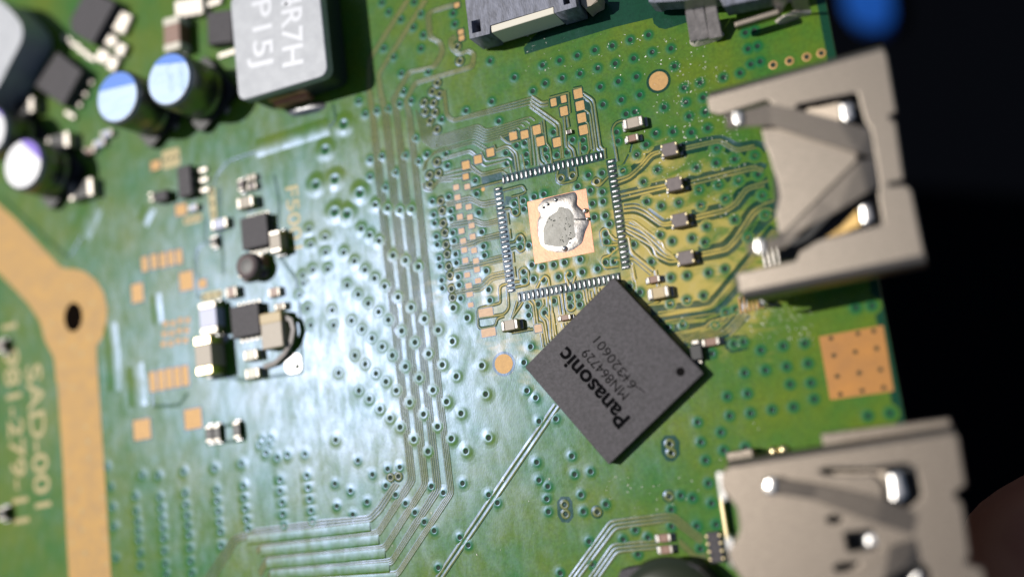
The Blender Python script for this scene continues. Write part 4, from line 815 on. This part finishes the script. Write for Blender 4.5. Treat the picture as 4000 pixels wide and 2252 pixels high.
pc = ats('c1', [(1540,95),(1725,70),(1735,310),(1550,335)], 1.2); q0 = sum(pc, Vector((0, 0, 0))) / 4
t = thing('chip_package', 'dark grey chip just left of the lettered inductor at the top', 'chip', (q0.x, q0.y, 0))
prism('body', pc, .1, 1.2, EPOXY, t, .08, 2); boxp('pad_edge', (q0.x, q0.y - 2.2), 2.4, .5, .02, .2, TERM, t, .08)
q0 = at('c1', 1420, 50, .6)
t = thing('metal_terminal', 'silvery ridged terminal at the top edge left of the lettered inductor', 'terminal', (q0.x, q0.y, 0))
for k in range(4): boxp('ridge', at('c1', 1330 + k * 50, 62 - k * 8, .8), 1.15, 1.9, .05, .8, TERM, t, .25)
boxp('tip', at('c1', 1580, 20, .4), 2.2, .7, .03, .4, TERM, t, .15)
for lab, c, x, y, L_, w, h, body, vert in (
    ('dark chip part lying below the left purple can', 'c1', 420, 1060, 3.2, 1.6, 1.2, DARK, False),
    ('dark chip part between the left purple can and the four legged chip', 'c1', 160, 800, 3.2, 1.6, 1.2, DARK, False),
    ('dark chip part beneath the purple can at the left edge', 'c1', 600, 1410, 3.0, 1.8, 1.0, DARK, False),
    ('upper of three tiny pale resistors below the left blue can', 'c1', 790, 995, 1.4, .7, .5, LILAC, False),
    ('middle of three tiny pale resistors below the left blue can', 'c1', 735, 1065, 1.4, .7, .5, LILAC, False),
    ('lowest of three tiny pale resistors below the left blue can', 'c1', 660, 1120, 1.4, .7, .5, BROWN, False),
    ('beige chip capacitor above the upper square chip of the left cluster', 'b7', 885, 480, 1.75, 1.0, .9, BEIGE, False),
    ('upright brownish chip capacitor touching the upper square chip lower right corner', 'b7', 1290, 1010, 2.0, 1.15, 1.2, BEIGE, True),
    ('pale lilac resistor left of the upper square chip', 'b7', 535, 770, 1.8, .95, .6, LILAC, False),
    ('tiny dark resistor left of the upper square chip below the lilac one', 'b7', 455, 1010, .9, .7, .5, DARK, True),
    ('tiny dark upright resistor at the top of the left cluster', 'b7', 822, 250, 1.1, .6, .5, FERR, True),
    ('tiny pale resistor at the top of the left cluster', 'b7', 965, 150, 1.0, .6, .45, BEIGE, False),
    ('tiny grey resistor right of the dark upright one atop the left cluster', 'b7', 975, 265, 1.0, .65, .45, FERR, False),
    ('small brown upright capacitor below the upper square chip', 'b7', 1055, 1285, 1.5, 1.2, 1.0, BROWN, True),
    ('pale blue topped capacitor left of the lower square chip', 'b8', 358, 612, 2.9, 1.9, 1.3, LILAC, True),
    ('tall pale capacitor with gold ends at the lower left of the cluster', 'b8', 300, 1085, 3.4, 1.8, 2.0, BEIGE, True),
    ('upper small pale capacitor below the lower square chip', 'b8', 895, 1080, 1.5, .9, .8, CREAM, False),
    ('lower small pale capacitor below the lower square chip', 'b8', 915, 1310, 1.5, .9, .8, CREAM, False),
    ('small brown capacitor right of the three hole gold strip', 'b8', 650, 290, 1.2, .95, .7, BROWN, False),
    ('tiny brown resistor right of the gold strip row, upper right of the lower chip', 'b8', 1190, 290, 1.2, .8, .5, BROWN, False),
    ('tiny pale resistor above the tan block of the left cluster', 'b8', 1265, 470, 1.1, .6, .5, BEIGE, False),
    ('leftmost of three tiny dark resistors in the lower left', 'c9', 1555, 385, 1.5, .75, .5, DARK, True),
    ('middle of three tiny dark resistors in the lower left', 'c9', 1612, 378, 1.5, .75, .5, DARK, True),
    ('rightmost of three tiny dark resistors in the lower left', 'c9', 1760, 355, 1.5, .75, .5, DARK, True),
    ('tiny pale resistor below the leaded chip at the left', 'd4', 1220, 920, 1.0, .6, .5, LILAC, False),
    ('dark chip part cut by the left edge beside the long lettering', 'd3', 5, 1110, 1.2, .9, .9, DARK, True),
    ('grey chip part cut by the left edge above the long lettering', 'd3', -2, 205, 1.2, .9, .9, FERR, True)):
    chip_cap('chip_capacitor' if 'capac' in lab else 'chip_resistor', lab, 'capacitor' if 'capac' in lab else 'resistor', c, x, y, L_, w, h, body, vert, 'small chip parts in the left cluster', TERMG if 'gold ends' in lab else None)
for lab, c, pts in (('upper of two square dark chips in the left cluster', 'b7', [(818,708),(1168,622),(1205,1050),(860,1118)]), ('lower of two square dark chips in the left cluster', 'b8', [(632,480),(980,412),(1030,808),(672,878)])):
    q = ats(c, pts, .9); ctr = sum(q, Vector((0, 0, 0))) / 4
    t = thing('square_chip', lab, 'chip', (ctr.x, ctr.y, 0), 'square chips in the left cluster'); sx = (q[1] - q[0]).length; sy = (q[2] - q[1]).length
    boxp('body', ctr, sx, sy, .06, .9, EPOXY, t, .05)
    for s in (-1, 1):
        for k in range(5): boxp('lead', (ctr.x + (k - 2) * sx * .18, ctr.y + s * (sy / 2 + .12)), .26, .5, .012, .1, TERM, t, .03)
        for k in range(4): boxp('lead', (ctr.x + s * (sx / 2 + .1), ctr.y + (k - 1.5) * sy * .2), .4, .26, .012, .1, TERM, t, .03)
q = at('d4', 1060, 420, 1.0); t = thing('leaded_chip', 'small leaded chip with three silver legs on its right, at the left', 'chip', (q.x, q.y, 0))
boxp('body', q, 1.5, 2.9, .15, 1.0, EPOXY, t, .08)
for i, (x, y) in enumerate(((1200, 205), (1215, 390), (1235, 580))):
    p = at('d4', x, y, .6); boxp('leg', p, .55, .42, .1, .65, TERM, t, .1); boxp('foot', p + Vector((.95, -.15, 0)), 1.0, .5, .02, .22, TERM, t, .1)
q = at('d4', 610, 700, .9); t = thing('leaded_chip', 'smaller dark leaded chip lower left of the three legged chip', 'chip', (q.x, q.y, 0))
boxp('body', q, 1.5, 1.0, .12, .9, EPOXY, t, .07)
for x, y in ((430, 670), (450, 770)): boxp('leg', at('d4', x, y, .3), .5, .35, .03, .35, TERM, t, .08)
q = at('b8', 1160, 770, 1.3); t = thing('molded_inductor', 'tan block inductor right of the lower square chip', 'inductor', (q.x, q.y, 0))
boxp('body', q, 2.2, 3.1, .1, 1.3, BEIGE, t, .1); boxp('terminal', (q.x, q.y + 1.1), 2.24, .95, .06, 1.33, TAN, t, .1)
q = at('W', 620, 668, 1.6); t = thing('wound_coil', 'dark wound coil between the two square chips of the left cluster', 'inductor', (q.x, q.y, 0))
boxp('base', q, 2.6, 2.2, .05, .6, FERR, t, .1); link('winding', via_mesh('coil', [(1.15, .6, 0), (1.2, .9, 0), (1.05, 1.1, 0), (1.2, 1.3, 0), (1.1, 1.6, 0), (.6, 1.7, 0)], [FERR, DARK], 28), t)
boxp('terminal', (q.x - 1.3, q.y), .5, 1.5, .04, .8, TERM, t, .1)
P = [at('b8', x, y, z) for x, y, z in ((1300, 590, .9), (1400, 640, .9), (1430, 760, .9), (1400, 920, .8), (1320, 1060, .6), (1200, 1180, .45), (1060, 1230, .3))]
t = thing('bent_strip', 'curved grey strip bowing around the tan block of the left cluster', 'strip', (P[3].x, P[3].y, 0))
v, f = [], []
for i, p in enumerate(P):
    d = (P[min(i + 1, 6)] - P[max(i - 1, 0)]); nn = Vector((-d.y, d.x, 0)).normalized() * .2
    v += [p + nn, p - nn, p - nn - Vector((0, 0, .3)), p + nn - Vector((0, 0, .3))]
for i in range(6):
    for j in range(4): f.append((i * 4 + j, i * 4 + (j + 1) % 4, i * 4 + 4 + (j + 1) % 4, i * 4 + 4 + j))
f += [(3, 2, 1, 0), (24, 25, 26, 27)]
mesh('band', v, f, BROWNG, t)
q = at('b8', 1430, 1190, .1); prism('wide_pad', rrect(q, 1.7, 1.7, 0, .5), .004, .03, TIN, board); disc('pad_hole', at('b8', 1490, 1225), .25, .02, .036, HOLE, board, 14)
blob('solder_joint', ats('b8', [(430,830),(560,790),(630,820),(635,890),(570,940),(470,900)]), lambda r, p: .012 + .3 * (1 - r * r), TIN, board, n=24)
# ---------------------------------------------------------------- beyond the board: blue cloth below, a hand in shade
q = [at('c4', x, y, -160) for x, y in ((540, -500), (850, -540), (900, -60), (930, 120), (900, 230), (830, 240), (680, 210), (580, 100))]
o = prism('blue_cloth', soft(q, 14), -162, -158, BLUEC, None, .8, 2); o['label'] = 'blurred bright blue cloth lying far below the board, beyond its top right corner'; o['category'] = 'cloth'
tip = at('s', 4100, 1980, -16)
def skinned(name, pts, mat, parent=None, sub=2):
    """pts: list of chains [(pos, r)...]; the first chain roots the rest"""
    vs, es, rs = [], [], []
    idx = {}
    for chain in pts:
        prev = None
        for p, r in chain:
            key = tuple(round(x, 3) for x in p)
            if key not in idx: idx[key] = len(vs); vs.append(p); rs.append(r)
            if prev is not None: es.append((prev, idx[key]))
            prev = idx[key]
    me = bpy.data.meshes.new(name); me.from_pydata(vs, es, []); o = bpy.data.objects.new(name, me); col.objects.link(o)
    mo = o.modifiers.new('skin', 'SKIN'); md = o.modifiers.new('sub', 'SUBSURF'); md.levels = sub; md.render_levels = sub
    for i, sv in enumerate(me.skin_vertices[0].data): sv.radius = (rs[i], rs[i]); sv.use_root = (i == 0)
    bpy.context.view_layer.update()
    m2 = bpy.data.meshes.new_from_object(o.evaluated_get(bpy.context.evaluated_depsgraph_get())); bpy.data.objects.remove(o)
    off = origin(parent) if parent else Vector((0, 0, 0))
    for q_ in m2.vertices: q_.co -= off
    m2.materials.append(mat); m2.polygons.foreach_set('use_smooth', [True] * len(m2.polygons))
    return link(name, m2, parent)
def V3(*a): return tuple(tip + Vector(a))
wrist = V3(78, -58, -30)
palm = [(wrist, 22), (V3(62, -40, -28), 25), (V3(46, -22, -30), 22)]
thumb = [(palm[1][0], 25), (V3(30, -34, -14), 14), (V3(14, -22, -4), 11), (V3(5, -9, 0), 10.5), (V3(0, 0, 0), 9), (V3(-1, 3, 0), 6)]
hand = skinned('hand', [palm, thumb,
    [(palm[2][0], 22), (V3(40, 0, -36), 9), (V3(26, 14, -44), 8), (V3(14, 16, -48), 7)],
    [(palm[2][0], 22), (V3(34, -12, -42), 9), (V3(18, -2, -52), 8), (V3(6, 2, -56), 7)],
    [(palm[2][0], 22), (V3(34, -26, -46), 9), (V3(18, -18, -56), 8), (V3(8, -14, -59), 7)],
    [(palm[1][0], 25), (V3(40, -44, -46), 8), (V3(26, -36, -55), 7), (V3(18, -32, -58), 6)]], SKIN)
hand['label'] = 'dark reddish thumb in shade at the lower right, blurred behind the board'; hand['category'] = 'hand'
